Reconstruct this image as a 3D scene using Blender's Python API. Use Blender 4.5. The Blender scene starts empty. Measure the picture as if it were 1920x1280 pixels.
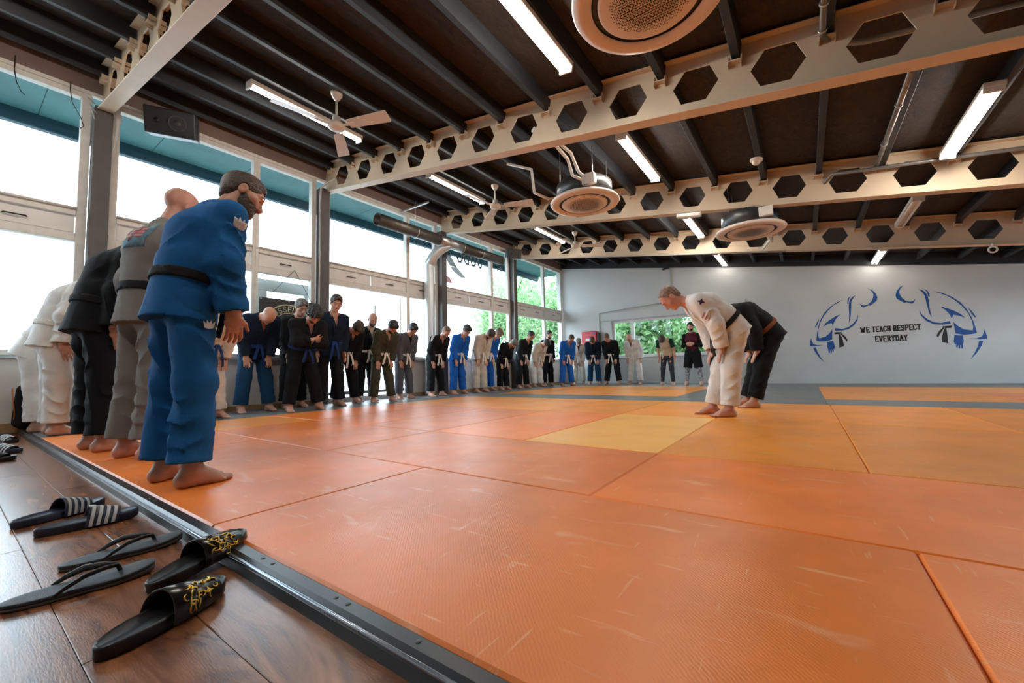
import bpy, bmesh, math, random, time
import numpy as np
import openvdb
from mathutils import Vector, Matrix
S = bpy.context.scene
COL = S.collection
random.seed(4)
PI = math.pi

# ---------------------------------------------------------------- camera
cam_d = bpy.data.cameras.new('camera'); cam = bpy.data.objects.new('camera', cam_d); COL.objects.link(cam)
cam_d.sensor_width = 36.0; cam_d.lens = 768.4467 / 1920 * 36; cam_d.clip_start = .05; cam_d.clip_end = 300
def cam_axes(yaw, pitch, roll):
    f = np.array([math.sin(yaw)*math.cos(pitch), math.cos(yaw)*math.cos(pitch), math.sin(pitch)])
    r = np.array([math.cos(yaw), -math.sin(yaw), 0.]); u = np.cross(r, f)
    c, s = math.cos(roll), math.sin(roll)
    return c*r + s*u, -s*r + c*u, f
_r, _u, _f = cam_axes(-0.6197, 0.0701, -0.0234)
cam.matrix_world = Matrix(((_r[0], _u[0], -_f[0], 0), (_r[1], _u[1], -_f[1], 0), (_r[2], _u[2], -_f[2], .53), (0, 0, 0, 1)))
S.camera = cam
# ---------------------------------------------------------------- light and exposure
SKY = 5.0
TUBE = 48.0
S.view_settings.view_transform = 'Standard'; S.view_settings.look = 'None'
S.view_settings.exposure = 0.92; S.view_settings.gamma = 1.0; S.view_settings.use_curve_mapping = False
S.cycles.use_denoising = True
S.cycles.max_bounces = 6; S.cycles.diffuse_bounces = 4; S.cycles.glossy_bounces = 3; S.cycles.transparent_max_bounces = 10
S.cycles.use_adaptive_sampling = True; S.cycles.adaptive_threshold = .03; S.cycles.caustics_reflective = False; S.cycles.caustics_refractive = False
S.cycles.sample_clamp_indirect = 6.0
W = bpy.data.worlds.new('overcast_sky'); S.world = W; W.use_nodes = True
_bg = W.node_tree.nodes['Background']; _bg.inputs[0].default_value = (.74, .88, 1.0, 1); _bg.inputs[1].default_value = SKY

# ---------------------------------------------------------------- materials
MATS = {}
def mat(name, col, rough=.6, metal=0., bump=0., bscale=60., var=0., vscale=4., spec=.5, emit=0., stretch=None, sheen=0., alt=None, coat=0., bdist=.01, folds=0.):
    if name in MATS: return MATS[name]
    m = bpy.data.materials.new(name); m.use_nodes = True; MATS[name] = m
    nt = m.node_tree; b = nt.nodes['Principled BSDF']
    b.inputs['Base Color'].default_value = (*col, 1); b.inputs['Roughness'].default_value = rough
    b.inputs['Metallic'].default_value = metal; b.inputs['Specular IOR Level'].default_value = spec
    if sheen: b.inputs['Sheen Weight'].default_value = sheen
    if coat: b.inputs['Coat Weight'].default_value = coat; b.inputs['Coat Roughness'].default_value = .15
    if emit:
        b.inputs['Emission Color'].default_value = (1, .94, .85, 1); b.inputs['Emission Strength'].default_value = emit
    if bump or var:
        tc = nt.nodes.new('ShaderNodeTexCoord'); mp = nt.nodes.new('ShaderNodeMapping'); nt.links.new(tc.outputs['Object'], mp.inputs[0])
        if stretch: mp.inputs['Scale'].default_value = stretch
    if var:
        n = nt.nodes.new('ShaderNodeTexNoise'); n.inputs['Scale'].default_value = vscale; n.inputs['Detail'].default_value = 5
        nt.links.new(mp.outputs[0], n.inputs[0])
        r = nt.nodes.new('ShaderNodeValToRGB'); nt.links.new(n.outputs[0], r.inputs[0])
        a = alt or [max(0, c*(1-var)) for c in col]; c2 = [min(1, c*(1+var)) for c in col]
        r.color_ramp.elements[0].position = .3; r.color_ramp.elements[1].position = .7
        r.color_ramp.elements[0].color = (*a, 1); r.color_ramp.elements[1].color = (*c2, 1)
        nt.links.new(r.outputs[0], b.inputs['Base Color'])
    if bump:
        n2 = nt.nodes.new('ShaderNodeTexNoise'); n2.inputs['Scale'].default_value = bscale; n2.inputs['Detail'].default_value = 3
        nt.links.new(mp.outputs[0], n2.inputs[0])
        bp = nt.nodes.new('ShaderNodeBump'); bp.inputs['Strength'].default_value = bump; bp.inputs['Distance'].default_value = bdist
        nt.links.new(n2.outputs[0], bp.inputs['Height']); nt.links.new(bp.outputs[0], b.inputs['Normal'])
        if folds:      # soft creases of worn cloth
            n3 = nt.nodes.new('ShaderNodeTexNoise'); n3.noise_type = 'RIDGED_MULTIFRACTAL'; n3.inputs['Scale'].default_value = 6.0; n3.inputs['Detail'].default_value = 2.5; n3.inputs['Distortion'].default_value = .8
            mp3 = nt.nodes.new('ShaderNodeMapping'); mp3.inputs['Scale'].default_value = (1, 1, .62); mp3.inputs['Rotation'].default_value = (.5, .3, 0)
            nt.links.new(tc.outputs['Object'], mp3.inputs[0]); nt.links.new(mp3.outputs[0], n3.inputs[0])
            b3 = nt.nodes.new('ShaderNodeBump'); b3.inputs['Strength'].default_value = folds; b3.inputs['Distance'].default_value = .02
            nt.links.new(n3.outputs[0], b3.inputs['Height']); nt.links.new(b3.outputs[0], bp.inputs['Normal'])
    return m

def mat_tatami(name, col, light):
    """vinyl judo mat: woven relief, scuffs, faint tone change from mat to mat"""
    m = bpy.data.materials.new(name); m.use_nodes = True; MATS[name] = m
    nt = m.node_tree; N = nt.nodes.new; L = nt.links.new; b = nt.nodes['Principled BSDF']
    geo = N('ShaderNodeNewGeometry'); oi = N('ShaderNodeObjectInfo')
    def noise(scale, det=4, st=None, dist=0.):
        mp = N('ShaderNodeMapping'); L(geo.outputs['Position'], mp.inputs[0])
        if st: mp.inputs['Scale'].default_value = st[:3]; mp.inputs['Rotation'].default_value = (0, 0, st[3])
        n = N('ShaderNodeTexNoise'); n.inputs['Scale'].default_value = scale; n.inputs['Detail'].default_value = det
        n.inputs['Distortion'].default_value = dist
        L(mp.outputs[0], n.inputs[0]); return n
    def ramp(src, a, b_, ca=(0, 0, 0, 1), cb=(1, 1, 1, 1)):
        r = N('ShaderNodeValToRGB'); L(src, r.inputs[0]); e = r.color_ramp.elements
        e[0].position = a; e[1].position = b_; e[0].color = ca; e[1].color = cb; return r
    n1 = noise(2.2, 6); base = ramp(n1.outputs[0], .3, .72, (*[c*.86 for c in col], 1), (*[min(1, c*1.1) for c in col], 1))
    hs = N('ShaderNodeHueSaturation'); L(base.outputs[0], hs.inputs['Color'])
    mr = N('ShaderNodeMapRange'); L(oi.outputs['Random'], mr.inputs[0]); mr.inputs[3].default_value = .86; mr.inputs[4].default_value = 1.14
    L(mr.outputs[0], hs.inputs['Value'])
    # scuffs: two sets of thin stretched streaks and some patches
    cur = hs.outputs[0]
    for sc, st, lo, hi, k in ((5.0, (1, 9, 1, .5), .67, .75, .4), (5.5, (8, 1, 1, -.3), .68, .75, .35), (3.1, (1, 3, 1, 1.1), .68, .76, .35)):
        nn = noise(sc, 2, st, .6); rr = ramp(nn.outputs[0], lo, hi)
        mx = N('ShaderNodeMix'); mx.data_type = 'RGBA'; ml = N('ShaderNodeMath'); ml.operation = 'MULTIPLY'
        L(rr.outputs[0], ml.inputs[0]); ml.inputs[1].default_value = k
        L(ml.outputs[0], mx.inputs[0]); L(cur, mx.inputs[6]); mx.inputs[7].default_value = (*light, 1); cur = mx.outputs[2]
    L(cur, b.inputs['Base Color'])
    rn = noise(6, 4); rm = N('ShaderNodeMapRange'); L(rn.outputs[0], rm.inputs[0]); rm.inputs[3].default_value = .27; rm.inputs[4].default_value = .45
    L(rm.outputs[0], b.inputs['Roughness']); b.inputs['Specular IOR Level'].default_value = .42
    wv = N('ShaderNodeTexWave'); wv.wave_type = 'BANDS'; wv.bands_direction = 'DIAGONAL'; wv.inputs['Scale'].default_value = 55; wv.inputs['Distortion'].default_value = 4.0
    L(geo.outputs['Position'], wv.inputs[0])
    bn = noise(150, 2); ad = N('ShaderNodeMath'); ad.operation = 'MULTIPLY_ADD'; L(wv.outputs['Fac'], ad.inputs[0]); ad.inputs[1].default_value = .4; L(bn.outputs[0], ad.inputs[2])
    bl = noise(3.0, 3); ad2 = N('ShaderNodeMath'); ad2.operation = 'MULTIPLY_ADD'; L(bl.outputs[0], ad2.inputs[0]); ad2.inputs[1].default_value = 10; L(ad.outputs[0], ad2.inputs[2])
    bp = N('ShaderNodeBump'); bp.inputs['Strength'].default_value = .16; bp.inputs['Distance'].default_value = .004
    L(ad2.outputs[0], bp.inputs['Height']); L(bp.outputs[0], b.inputs['Normal'])
    return m
def mat_wood(name):
    m = bpy.data.materials.new(name); m.use_nodes = True; MATS[name] = m
    nt = m.node_tree; N = nt.nodes.new; L = nt.links.new; b = nt.nodes['Principled BSDF']
    geo = N('ShaderNodeNewGeometry'); oi = N('ShaderNodeObjectInfo')
    add = N('ShaderNodeVectorMath'); add.operation = 'ADD'; cx = N('ShaderNodeCombineXYZ')
    ml = N('ShaderNodeMath'); ml.operation = 'MULTIPLY'; L(oi.outputs['Random'], ml.inputs[0]); ml.inputs[1].default_value = 37
    L(ml.outputs[0], cx.inputs[0]); L(ml.outputs[0], cx.inputs[2]); L(geo.outputs['Position'], add.inputs[0]); L(cx.outputs[0], add.inputs[1])
    mp = N('ShaderNodeMapping'); mp.inputs['Scale'].default_value = (1, 5.5, 1); L(add.outputs[0], mp.inputs[0])
    n = N('ShaderNodeTexNoise'); n.inputs['Scale'].default_value = 2.6; n.inputs['Detail'].default_value = 7; n.inputs['Distortion'].default_value = 1.6; L(mp.outputs[0], n.inputs[0])
    r = N('ShaderNodeValToRGB'); L(n.outputs[0], r.inputs[0]); e = r.color_ramp.elements
    e[0].position = .32; e[0].color = (.085, .028, .013, 1); e[1].position = .7; e[1].color = (.34, .14, .06, 1)
    x = e.new(.5); x.color = (.23, .085, .034, 1)
    L(r.outputs[0], b.inputs['Base Color']); b.inputs['Roughness'].default_value = .27; b.inputs['Specular IOR Level'].default_value = .8
    n2 = N('ShaderNodeTexNoise'); n2.inputs['Scale'].default_value = 60; L(mp.outputs[0], n2.inputs[0])
    bp = N('ShaderNodeBump'); bp.inputs['Strength'].default_value = .08; bp.inputs['Distance'].default_value = .003; L(n2.outputs[0], bp.inputs['Height']); L(bp.outputs[0], b.inputs['Normal'])
    return m
def mat_osb(name):
    m = bpy.data.materials.new(name); m.use_nodes = True; MATS[name] = m
    nt = m.node_tree; N = nt.nodes.new; L = nt.links.new; b = nt.nodes['Principled BSDF']
    geo = N('ShaderNodeNewGeometry'); vo = N('ShaderNodeTexVoronoi'); vo.inputs['Scale'].default_value = 26
    mp = N('ShaderNodeMapping'); mp.inputs['Scale'].default_value = (1, .45, 1); L(geo.outputs['Position'], mp.inputs[0])
    ns = N('ShaderNodeTexNoise'); ns.inputs['Scale'].default_value = 9; L(mp.outputs[0], ns.inputs[0])
    mxv = N('ShaderNodeMix'); mxv.data_type = 'VECTOR'; mxv.inputs[0].default_value = .25; L(mp.outputs[0], mxv.inputs[4]); L(ns.outputs['Color'], mxv.inputs[5])
    L(mxv.outputs[1], vo.inputs['Vector'])
    r = N('ShaderNodeValToRGB'); L(vo.outputs['Color'], r.inputs[0]); e = r.color_ramp.elements
    e[0].position = .1; e[0].color = (.010, .006, .004, 1); e[1].position = .95; e[1].color = (.034, .019, .012, 1)
    L(r.outputs[0], b.inputs['Base Color']); b.inputs['Roughness'].default_value = .75
    bp = N('ShaderNodeBump'); bp.inputs['Strength'].default_value = .3; bp.inputs['Distance'].default_value = .01; L(vo.outputs['Distance'], bp.inputs['Height']); L(bp.outputs[0], b.inputs['Normal'])
    return m
def mat_glass(name):
    m = bpy.data.materials.new(name); m.use_nodes = True; MATS[name] = m
    nt = m.node_tree; N = nt.nodes.new; L = nt.links.new; nt.nodes.remove(nt.nodes['Principled BSDF'])
    o = nt.nodes['Material Output']; t = N('ShaderNodeBsdfTransparent'); t.inputs[0].default_value = (.94, .97, .97, 1)
    g = N('ShaderNodeBsdfGlossy'); g.inputs['Roughness'].default_value = .02
    lw = N('ShaderNodeLayerWeight'); lw.inputs[0].default_value = .5
    pw = N('ShaderNodeMath'); pw.operation = 'POWER'; L(lw.outputs['Facing'], pw.inputs[0]); pw.inputs[1].default_value = 5
    fr = N('ShaderNodeMath'); fr.operation = 'MULTIPLY_ADD'; L(pw.outputs[0], fr.inputs[0]); fr.inputs[1].default_value = .5; fr.inputs[2].default_value = .02; mx = N('ShaderNodeMixShader')
    L(fr.outputs[0], mx.inputs[0]); L(t.outputs[0], mx.inputs[1]); L(g.outputs[0], mx.inputs[2]); L(mx.outputs[0], o.inputs[0])
    return m
def mat_leaf(name, a, c):
    m = bpy.data.materials.new(name); m.use_nodes = True; MATS[name] = m
    nt = m.node_tree; N = nt.nodes.new; L = nt.links.new; b = nt.nodes['Principled BSDF']
    geo = N('ShaderNodeNewGeometry'); r = N('ShaderNodeValToRGB'); L(geo.outputs['Random Per Island'], r.inputs[0])
    r.color_ramp.elements[0].color = (*a, 1); r.color_ramp.elements[1].color = (*c, 1)
    L(r.outputs[0], b.inputs['Base Color']); b.inputs['Roughness'].default_value = .6
    tr = N('ShaderNodeBsdfTranslucent'); L(r.outputs[0], tr.inputs[0]); mx = N('ShaderNodeMixShader'); mx.inputs[0].default_value = .45
    o = nt.nodes['Material Output']; L(b.outputs[0], mx.inputs[1]); L(tr.outputs[0], mx.inputs[2]); L(mx.outputs[0], o.inputs[0])
    return m

# ---------------------------------------------------------------- mesh helpers
def V(*a): return np.array(a, float)
def unit(v): v = np.asarray(v, float); return v/max(1e-9, np.linalg.norm(v))
class MB:
    """collects boxes, prisms, tubes and lathes into one mesh"""
    def __init__(s): s.v = []; s.f = []; s.sm = []
    def add(s, vs, fs, smooth=False):
        o = len(s.v); s.v += [tuple(map(float, p)) for p in vs]; s.f += [tuple(i+o for i in f) for f in fs]; s.sm += [smooth]*len(fs); return s
    def box(s, a, b):
        x0, y0, z0 = [min(p, q) for p, q in zip(a, b)]; x1, y1, z1 = [max(p, q) for p, q in zip(a, b)]
        return s.add([(x0,y0,z0),(x1,y0,z0),(x1,y1,z0),(x0,y1,z0),(x0,y0,z1),(x1,y0,z1),(x1,y1,z1),(x0,y1,z1)],
                     [(3,2,1,0),(4,5,6,7),(0,1,5,4),(1,2,6,5),(2,3,7,6),(3,0,4,7)])
    def bbox(s, a, b, e):
        """box with chamfered edges"""
        lo = np.minimum(a, b); hi = np.maximum(a, b); vs = []; idx = {}
        for ax in range(3):
            for sx in (0, 1):
                for sy in (0, 1):
                    for sz in (0, 1):
                        p = [(lo, hi)[q][i] for i, q in enumerate((sx, sy, sz))]
                        for i, q in enumerate((sx, sy, sz)):
                            if i != ax: p[i] += e if q == 0 else -e
                        idx[(ax, sx, sy, sz)] = len(vs); vs.append(p)
        fs = []
        for ax in range(3):
            o = [i for i in range(3) if i != ax]
            for q in (0, 1):
                f = []
                for (u, w) in ((0,0),(1,0),(1,1),(0,1)):
                    k = [0]*3; k[ax] = q; k[o[0]] = u; k[o[1]] = w; f.append(idx[(ax, *k)])
                fs.append(f)
            for u in (0, 1):
                for w in (0, 1):
                    k0 = [0]*3; k1 = [0]*3; k0[o[0]] = k1[o[0]] = u; k0[o[1]] = k1[o[1]] = w; k0[ax] = 0; k1[ax] = 1
                    fs.append([idx[(o[0], *k0)], idx[(o[0], *k1)], idx[(o[1], *k1)], idx[(o[1], *k0)]])
        for sx in (0, 1):
            for sy in (0, 1):
                for sz in (0, 1): fs.append([idx[(a_, sx, sy, sz)] for a_ in range(3)])
        return s.add(vs, fs)
    def prism(s, poly, h0, h1, M=None):
        """poly in local (u,v), extruded along w from h0 to h1; M maps (u,v,w) to xyz"""
        n = len(poly); vs = [(u, v, h0) for u, v in poly]+[(u, v, h1) for u, v in poly]
        if M is not None: vs = [M(*p) for p in vs]
        return s.add(vs, [tuple(range(n-1, -1, -1)), tuple(range(n, 2*n))]+[(i, (i+1) % n, n+(i+1) % n, n+i) for i in range(n)])
    def tube(s, pts, r, n=10, caps=True, smooth=True, r2=None):
        pts = [np.asarray(p, float) for p in pts]; m = len(pts); vs = []; prev = None
        rs = r if hasattr(r, '__len__') else [r]*m
        for i, p in enumerate(pts):
            t = unit(pts[min(i+1, m-1)]-pts[max(i-1, 0)])
            if prev is None:
                a = V(0,0,1) if abs(t[2]) < .9 else V(1,0,0); u = unit(np.cross(t, a))
            else: u = unit(prev-t*(prev@t))
            w = np.cross(t, u); prev = u
            for k in range(n):
                an = 2*PI*k/n; vs.append(p+rs[i]*(math.cos(an)*u+math.sin(an)*w*(r2 or 1)))
        fs = [(i*n+k, i*n+(k+1) % n, (i+1)*n+(k+1) % n, (i+1)*n+k) for i in range(m-1) for k in range(n)]
        s.add(vs, fs, smooth)
        if caps: o = len(s.v)-m*n; s.f += [tuple(o+k for k in range(n-1, -1, -1)), tuple(o+(m-1)*n+k for k in range(n))]; s.sm += [False, False]
        return s
    def lathe(s, prof, c=(0,0,0), n=32, smooth=True):
        vs = [(c[0]+r*math.cos(2*PI*k/n), c[1]+r*math.sin(2*PI*k/n), c[2]+z) for r, z in prof for k in range(n)]; m = len(prof)
        return s.add(vs, [(i*n+k, i*n+(k+1) % n, (i+1)*n+(k+1) % n, (i+1)*n+k) for i in range(m-1) for k in range(n)], smooth)
    def ribbon(s, pts, side, nrm, w, th):
        """flat band along pts; side, nrm: per point directions"""
        vs = []; m = len(pts); ws = w if hasattr(w, '__len__') else [w]*m
        for p, a, b, ww in zip(pts, side, nrm, ws):
            for i, j in ((-1,-1),(1,-1),(1,1),(-1,1)): vs.append(np.asarray(p)+i*ww/2*np.asarray(a)+j*th/2*np.asarray(b))
        fs = [(i*4+k, i*4+(k+1) % 4, i*4+4+(k+1) % 4, i*4+4+k) for i in range(m-1) for k in range(4)]+[(3,2,1,0), tuple((m-1)*4+k for k in range(4))]
        return s.add(vs, fs)
    def mesh(s, name):
        me = bpy.data.meshes.new(name); me.from_pydata(s.v, [], s.f)
        me.polygons.foreach_set('use_smooth', s.sm); me.update(); return me
    def build(s, name, m, parent=None, loc=None):
        return obj(name, s.mesh(name), m, parent, loc)
def obj(name, me, m=None, parent=None, loc=None):
    o = bpy.data.objects.new(name, me); COL.objects.link(o)
    if m is not None and not me.materials: me.materials.append(m)
    if parent is not None: o.parent = parent
    if loc is not None: o.location = loc
    return o
def tag(o, label=None, cat=None, group=None, kind=None):
    if label: o['label'] = label
    if cat: o['category'] = cat
    if group: o['group'] = group
    if kind: o['kind'] = kind
    return o
def empty(name, loc=(0,0,0), rz=0):
    o = bpy.data.objects.new(name, None); COL.objects.link(o); o.location = loc; o.rotation_euler = (0, 0, rz); o.empty_display_size = .1
    return o
def struct(o): o['kind'] = 'structure'; return o
def copy_tree(o, parent=None):
    c = o.copy(); COL.objects.link(c); c.parent = parent
    for ch in list(o.children): copy_tree(ch, c)
    return c

# stroke letters on a 0..1 x 0..1 cell
GL = {'A': [[(0,0),(.5,1),(1,0)], [(.2,.38),(.8,.38)]], 'C': [[(1,.8),(.7,1),(.3,1),(0,.75),(0,.25),(.3,0),(.7,0),(1,.2)]],
      'D': [[(.08,0),(.08,1),(.6,1),(1,.7),(1,.3),(.6,0),(.08,0)]], 'E': [[(1,1),(.08,1),(.08,0),(1,0)], [(.08,.5),(.8,.5)]],
      'F': [[(1,1),(.08,1),(.08,0)], [(.08,.5),(.8,.5)]], 'H': [[(.05,0),(.05,1)], [(.95,0),(.95,1)], [(.05,.5),(.95,.5)]],
      'I': [[(.5,0),(.5,1)]], 'J': [[(.8,1),(.8,.25),(.5,0),(.2,.05),(.05,.3)]], 'L': [[(.08,1),(.08,0),(1,0)]],
      'O': [[(.3,0),(.7,0),(1,.3),(1,.7),(.7,1),(.3,1),(0,.7),(0,.3),(.3,0)]], 'P': [[(.08,0),(.08,1),(.75,1),(1,.78),(.75,.48),(.08,.48)]],
      'R': [[(.08,0),(.08,1),(.75,1),(1,.78),(.75,.5),(.08,.5)], [(.5,.5),(1,0)]],
      'S': [[(.95,.82),(.7,1),(.3,1),(.03,.78),(.2,.56),(.8,.44),(.97,.22),(.7,0),(.3,0),(.03,.18)]],
      'T': [[(0,1),(1,1)], [(.5,1),(.5,0)]], 'U': [[(.05,1),(.05,.25),(.3,0),(.7,0),(.95,.25),(.95,1)]], 'V': [[(0,1),(.5,0),(1,1)]],
      'W': [[(0,1),(.25,0),(.5,.8),(.75,0),(1,1)]], 'Y': [[(0,1),(.5,.48),(1,1)], [(.5,.48),(.5,0)]], 'B': [[(.08,0),(.08,1),(.7,1),(.95,.78),(.7,.53),(.08,.53)], [(.7,.53),(1,.27),(.7,0),(.08,0)]]}
def strokes(mb, ch, M, w, h, t, depth, serif=0.):
    """adds letter ch of size w x h; M maps (u,v,n) to space; t stroke width"""
    for pl in GL.get(ch, []):
        P = [V(a*w, b*h) for a, b in pl]
        for a, b in zip(P[:-1], P[1:]):
            d = unit(b-a); n = V(-d[1], d[0])*t/2; a2 = a-d*t*.4; b2 = b+d*t*.4
            mb.prism([tuple(a2-n), tuple(b2-n), tuple(b2+n), tuple(a2+n)], 0, depth, M)
        if serif:
            for e in (P[0], P[-1]):
                if abs(P[0][0]-P[-1][0]) < 1e-6 and abs(P[0][1]-P[-1][1]) < 1e-6: continue
                if e[1] < .01*h or e[1] > .99*h:
                    q = t*.3*(1 if e[1] < .01*h else -1)
                    mb.prism([(e[0]-serif, e[1]-t*.4), (e[0]+serif, e[1]-t*.4), (e[0]+serif, e[1]+t*.4), (e[0]-serif, e[1]+t*.4)], 0, depth, M)
def np_mesh(name, pts, tris, quads, smooth=True):
    me = bpy.data.meshes.new(name); nt_, nq = len(tris), len(quads)
    me.vertices.add(len(pts)); me.vertices.foreach_set('co', np.ascontiguousarray(pts, np.float32).ravel())
    li = np.concatenate([np.asarray(tris, np.int32).ravel(), np.asarray(quads, np.int32).ravel()]).astype(np.int32)
    me.loops.add(len(li)); me.loops.foreach_set('vertex_index', li)
    st = np.concatenate([np.arange(nt_)*3, nt_*3+np.arange(nq)*4]).astype(np.int32)
    me.polygons.add(nt_+nq); me.polygons.foreach_set('loop_start', st)
    me.polygons.foreach_set('use_smooth', np.full(nt_+nq, smooth)); me.update(calc_edges=True); me.validate(); return me

# ---------------------------------------------------------------- the setting
WX, FY, RX, BY = -7.25, 13.41, 5.3, -3.3
TH = math.atan(.1543)
def zh(x): return 3.13-.1543*x            # centre line of the sloping beams
BEAM_Y = [1.10, 4.147, 7.193, 10.239]
COL_Y = [-1.95, 1.09, 4.05, 7.12, 10.15]
M_WALL = mat('wall_paint', (.58, .595, .585), .75, bump=.12, bscale=220, var=.04, vscale=1.5)
M_CREAM = mat('cream_wall_paint', (.66, .62, .57), .7, bump=.1, bscale=200, var=.05)
M_FRAME = mat('window_frame_paint', (.68, .65, .60), .45, var=.08, vscale=9)
M_WHITE = mat('white_paint', (.72, .70, .67), .45, var=.05)
M_COLUMN = mat('brown_grey_column_paint', (.072, .063, .060), .5, var=.15)
M_BEAM = mat('cream_steel_paint', (.60, .47, .33), .5, var=.06, vscale=3, bump=.05)
M_JOIST = mat('charcoal_timber', (.013, .014, .0165), .6, bump=.2, bscale=40, var=.3, stretch=(8, 1, 8))
M_OSB = mat_osb('dark_stained_board')
M_HEADER = mat('brown_painted_header', (.19, .125, .105), .6, var=.1)
M_GLASS = mat_glass('window_glass')
M_BLACK = mat('black_plastic', (.012, .012, .013), .4)
M_SILL = mat('grey_blue_sill', (.36, .41, .44), .4)
M_OAK = mat('oak_skirting', (.36, .21, .10), .5, var=.2, stretch=(1, 8, 8))
M_STEEL = mat('galvanised_steel', (.50, .48, .46), .32, metal=.85, var=.15, vscale=12)
M_ORANGE = mat_tatami('terracotta_mat_vinyl', (.90, .235, .036), (.92, .58, .38))
M_BRIGHT = mat_tatami('bright_orange_mat_vinyl', (.95, .32, .030), (.95, .62, .34))
M_AMBER = mat_tatami('amber_mat_vinyl', (.96, .46, .09), (.96, .70, .42))
M_GREY = mat_tatami('grey_mat_vinyl', (.15, .16, .165), (.34, .35, .36))
M_PLANK = mat_wood('walnut_laminate')

floor = struct(MB().box((WX-.2, BY-.2, -.2), (RX+.2, FY+.2, -.058)).build('floor', mat('screed', (.2, .19, .18), .9)))
_pc = {}
def piece(name, size, m, parent, loc, e=.003):
    k = (name, tuple(round(c, 3) for c in size), m.name)
    if k not in _pc:
        sx, sy, sz = size; me = MB().bbox((-sx/2, -sy/2, -sz), (sx/2, sy/2, 0), e).mesh(name); me.materials.append(m); _pc[k] = me
    return obj(name, _pc[k], None, parent, loc)
# walnut planks run along x
for r in range(20):
    y1 = .5855-.195*r; off = [0.15, .9, .52, 1.2, .33][r % 5]
    x = WX+.02-off
    while x < RX:
        a, b = max(x, WX+.002), min(x+1.38, RX-.002)
        if b-a > .1: piece('plank', (b-a-.0012, .1938, .012), M_PLANK, floor, ((a+b)/2, y1-.0975, -.045), .0016)
        x += 1.38
# judo mats
def lay(x0, x1, y0, y1, m):
    piece('mat', (x1-x0-.003, y1-y0-.003, .045), m, floor, ((x0+x1)/2, (y0+y1)/2, 0), .007)
OL = -5.9
XG = [.22+k for k in range(-6, 6)]
for xs in ([OL, -3.77, -1.77, .22, 2.22, 4.22, RX],): 
    for a, b in zip(xs[:-1], xs[1:]): lay(a, b, .597, 1.61, M_ORANGE)
xs = [OL, -4.77, -2.77, -.77, 1.22, 3.22, RX]
for a, b in zip(xs[:-1], xs[1:]): lay(a, b, 1.61, 2.61, M_BRIGHT if a == OL else M_ORANGE)
gx = [OL, -4.77, -3.77, -2.77, -1.77, -.77, .22, 1.22, 2.22, 3.22, 4.22, RX]
kind3 = {5: M_AMBER, 6: M_BRIGHT, 4: M_ORANGE, 7: M_BRIGHT, 8: M_BRIGHT}
for i, (a, b) in enumerate(zip(gx[:-1], gx[1:])):
    lay(a, b, 2.61, 4.6, M_AMBER if i == 4 else (M_BRIGHT if i in (5, 6, 7, 8) else M_ORANGE))
    lay(a, b, 4.6, 6.6, M_BRIGHT if i not in (9, 10) else M_ORANGE)
grey_x = [-5.9, -4.2, -2.2, -1.78, .2, 2.2, 4.2, RX]
for a, b in zip([OL, -3.9, -1.9, .2, 2.2, 4.2], [-3.9, -1.9, .2, 2.2, 4.2, RX]): lay(a, b, 6.6, 7.62, M_GREY)
for (a, b) in ((-1.9, -.85), (-.85, .2)):
    lay(a, b, 7.62, 9.6, M_GREY); lay(a, b, 9.6, 11.55, M_GREY)
for a, b in zip([OL, -4.9, -3.9, -2.9, .2, 1.2, 2.2, 3.2, 4.2], [-4.9, -3.9, -2.9, -1.9, 1.2, 2.2, 3.2, 4.2, RX]):
    lay(a, b, 7.62, 9.6, M_BRIGHT if a < 2 else M_ORANGE); lay(a, b, 9.6, 11.55, M_BRIGHT if a < 2.5 else M_ORANGE)
for a, b in zip([WX+.03, -5.3, -3.3, -1.3, .7, 2.7], [-5.3, -3.3, -1.3, .7, 2.7, RX]): lay(a, b, 11.55, 12.5, M_GREY); lay(a, b, 12.5, FY-.01, M_GREY)
ys = [.597, 2.6, 4.6, 6.6, 8.6, 10.6, 11.55]
for a, b in zip(ys[:-1], ys[1:]): lay(WX+.03, OL, a, b, M_GREY)
# black edge profile with a metal nose between planks and mats
tr = struct(MB().prism([(.536, -.045), (.594, -.045), (.594, -.004), (.562, -.004), (.545, -.024)], WX+.02, RX, lambda u, v, w: (w, u, v)).build('trim_1', mat('black_rubber', (.02, .021, .024), .32)))
MB().tube([(WX+.02, .549, -.0165), (RX, .549, -.0165)], .006, 10).build('edge_nose', mat('dark_anodised_nose', (.30, .34, .40), .2, metal=.8), tr)
for i, x in enumerate((-2.42, -2.36, -1.62, -1.57, -1.33, -1.27, -.95, -.90, -.66)):
    MB().lathe([(0, .0012), (.006, .0012), (.007, 0)], (x, .580, -.004), 10).build('screw', M_BLACK, tr)

# --- window wall
wl = struct(MB().box((WX-.22, BY, -.15), (WX, 4.12, .80)).box((WX-.22, 6.18, -.15), (WX, FY, .80)).build('wall_left', M_CREAM))
MB().box((WX-.1, BY, 4.2), (WX+.03, FY, zh(WX)+.32)).build('header_board', M_HEADER, wl)
MB().box((WX-.02, BY, 4.155), (WX+.05, FY, 4.2)).build('header_moulding', M_FRAME, wl)
for a, b in ((BY, 4.12), (6.18, FY)):
    MB().box((WX-.2, a, .80), (WX+.06, b, .83)).build('sill', M_SILL, wl)
for i, (a, b) in enumerate(((BY, 1.0), (1.18, 4.1), (6.2, 7.0), (7.25, 10.0), (10.3, FY-.02))):
    struct(MB().bbox((WX, a, -.04), (WX+.018, b, .075), .004).build('baseboard_left', M_OAK))
for y in COL_Y:
    w = .085
    c = MB().bbox((WX+.02, y-w, -.05), (WX+.19, y+w, zh(WX)-.27), .006).build('column', M_COLUMN); struct(c)
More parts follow.
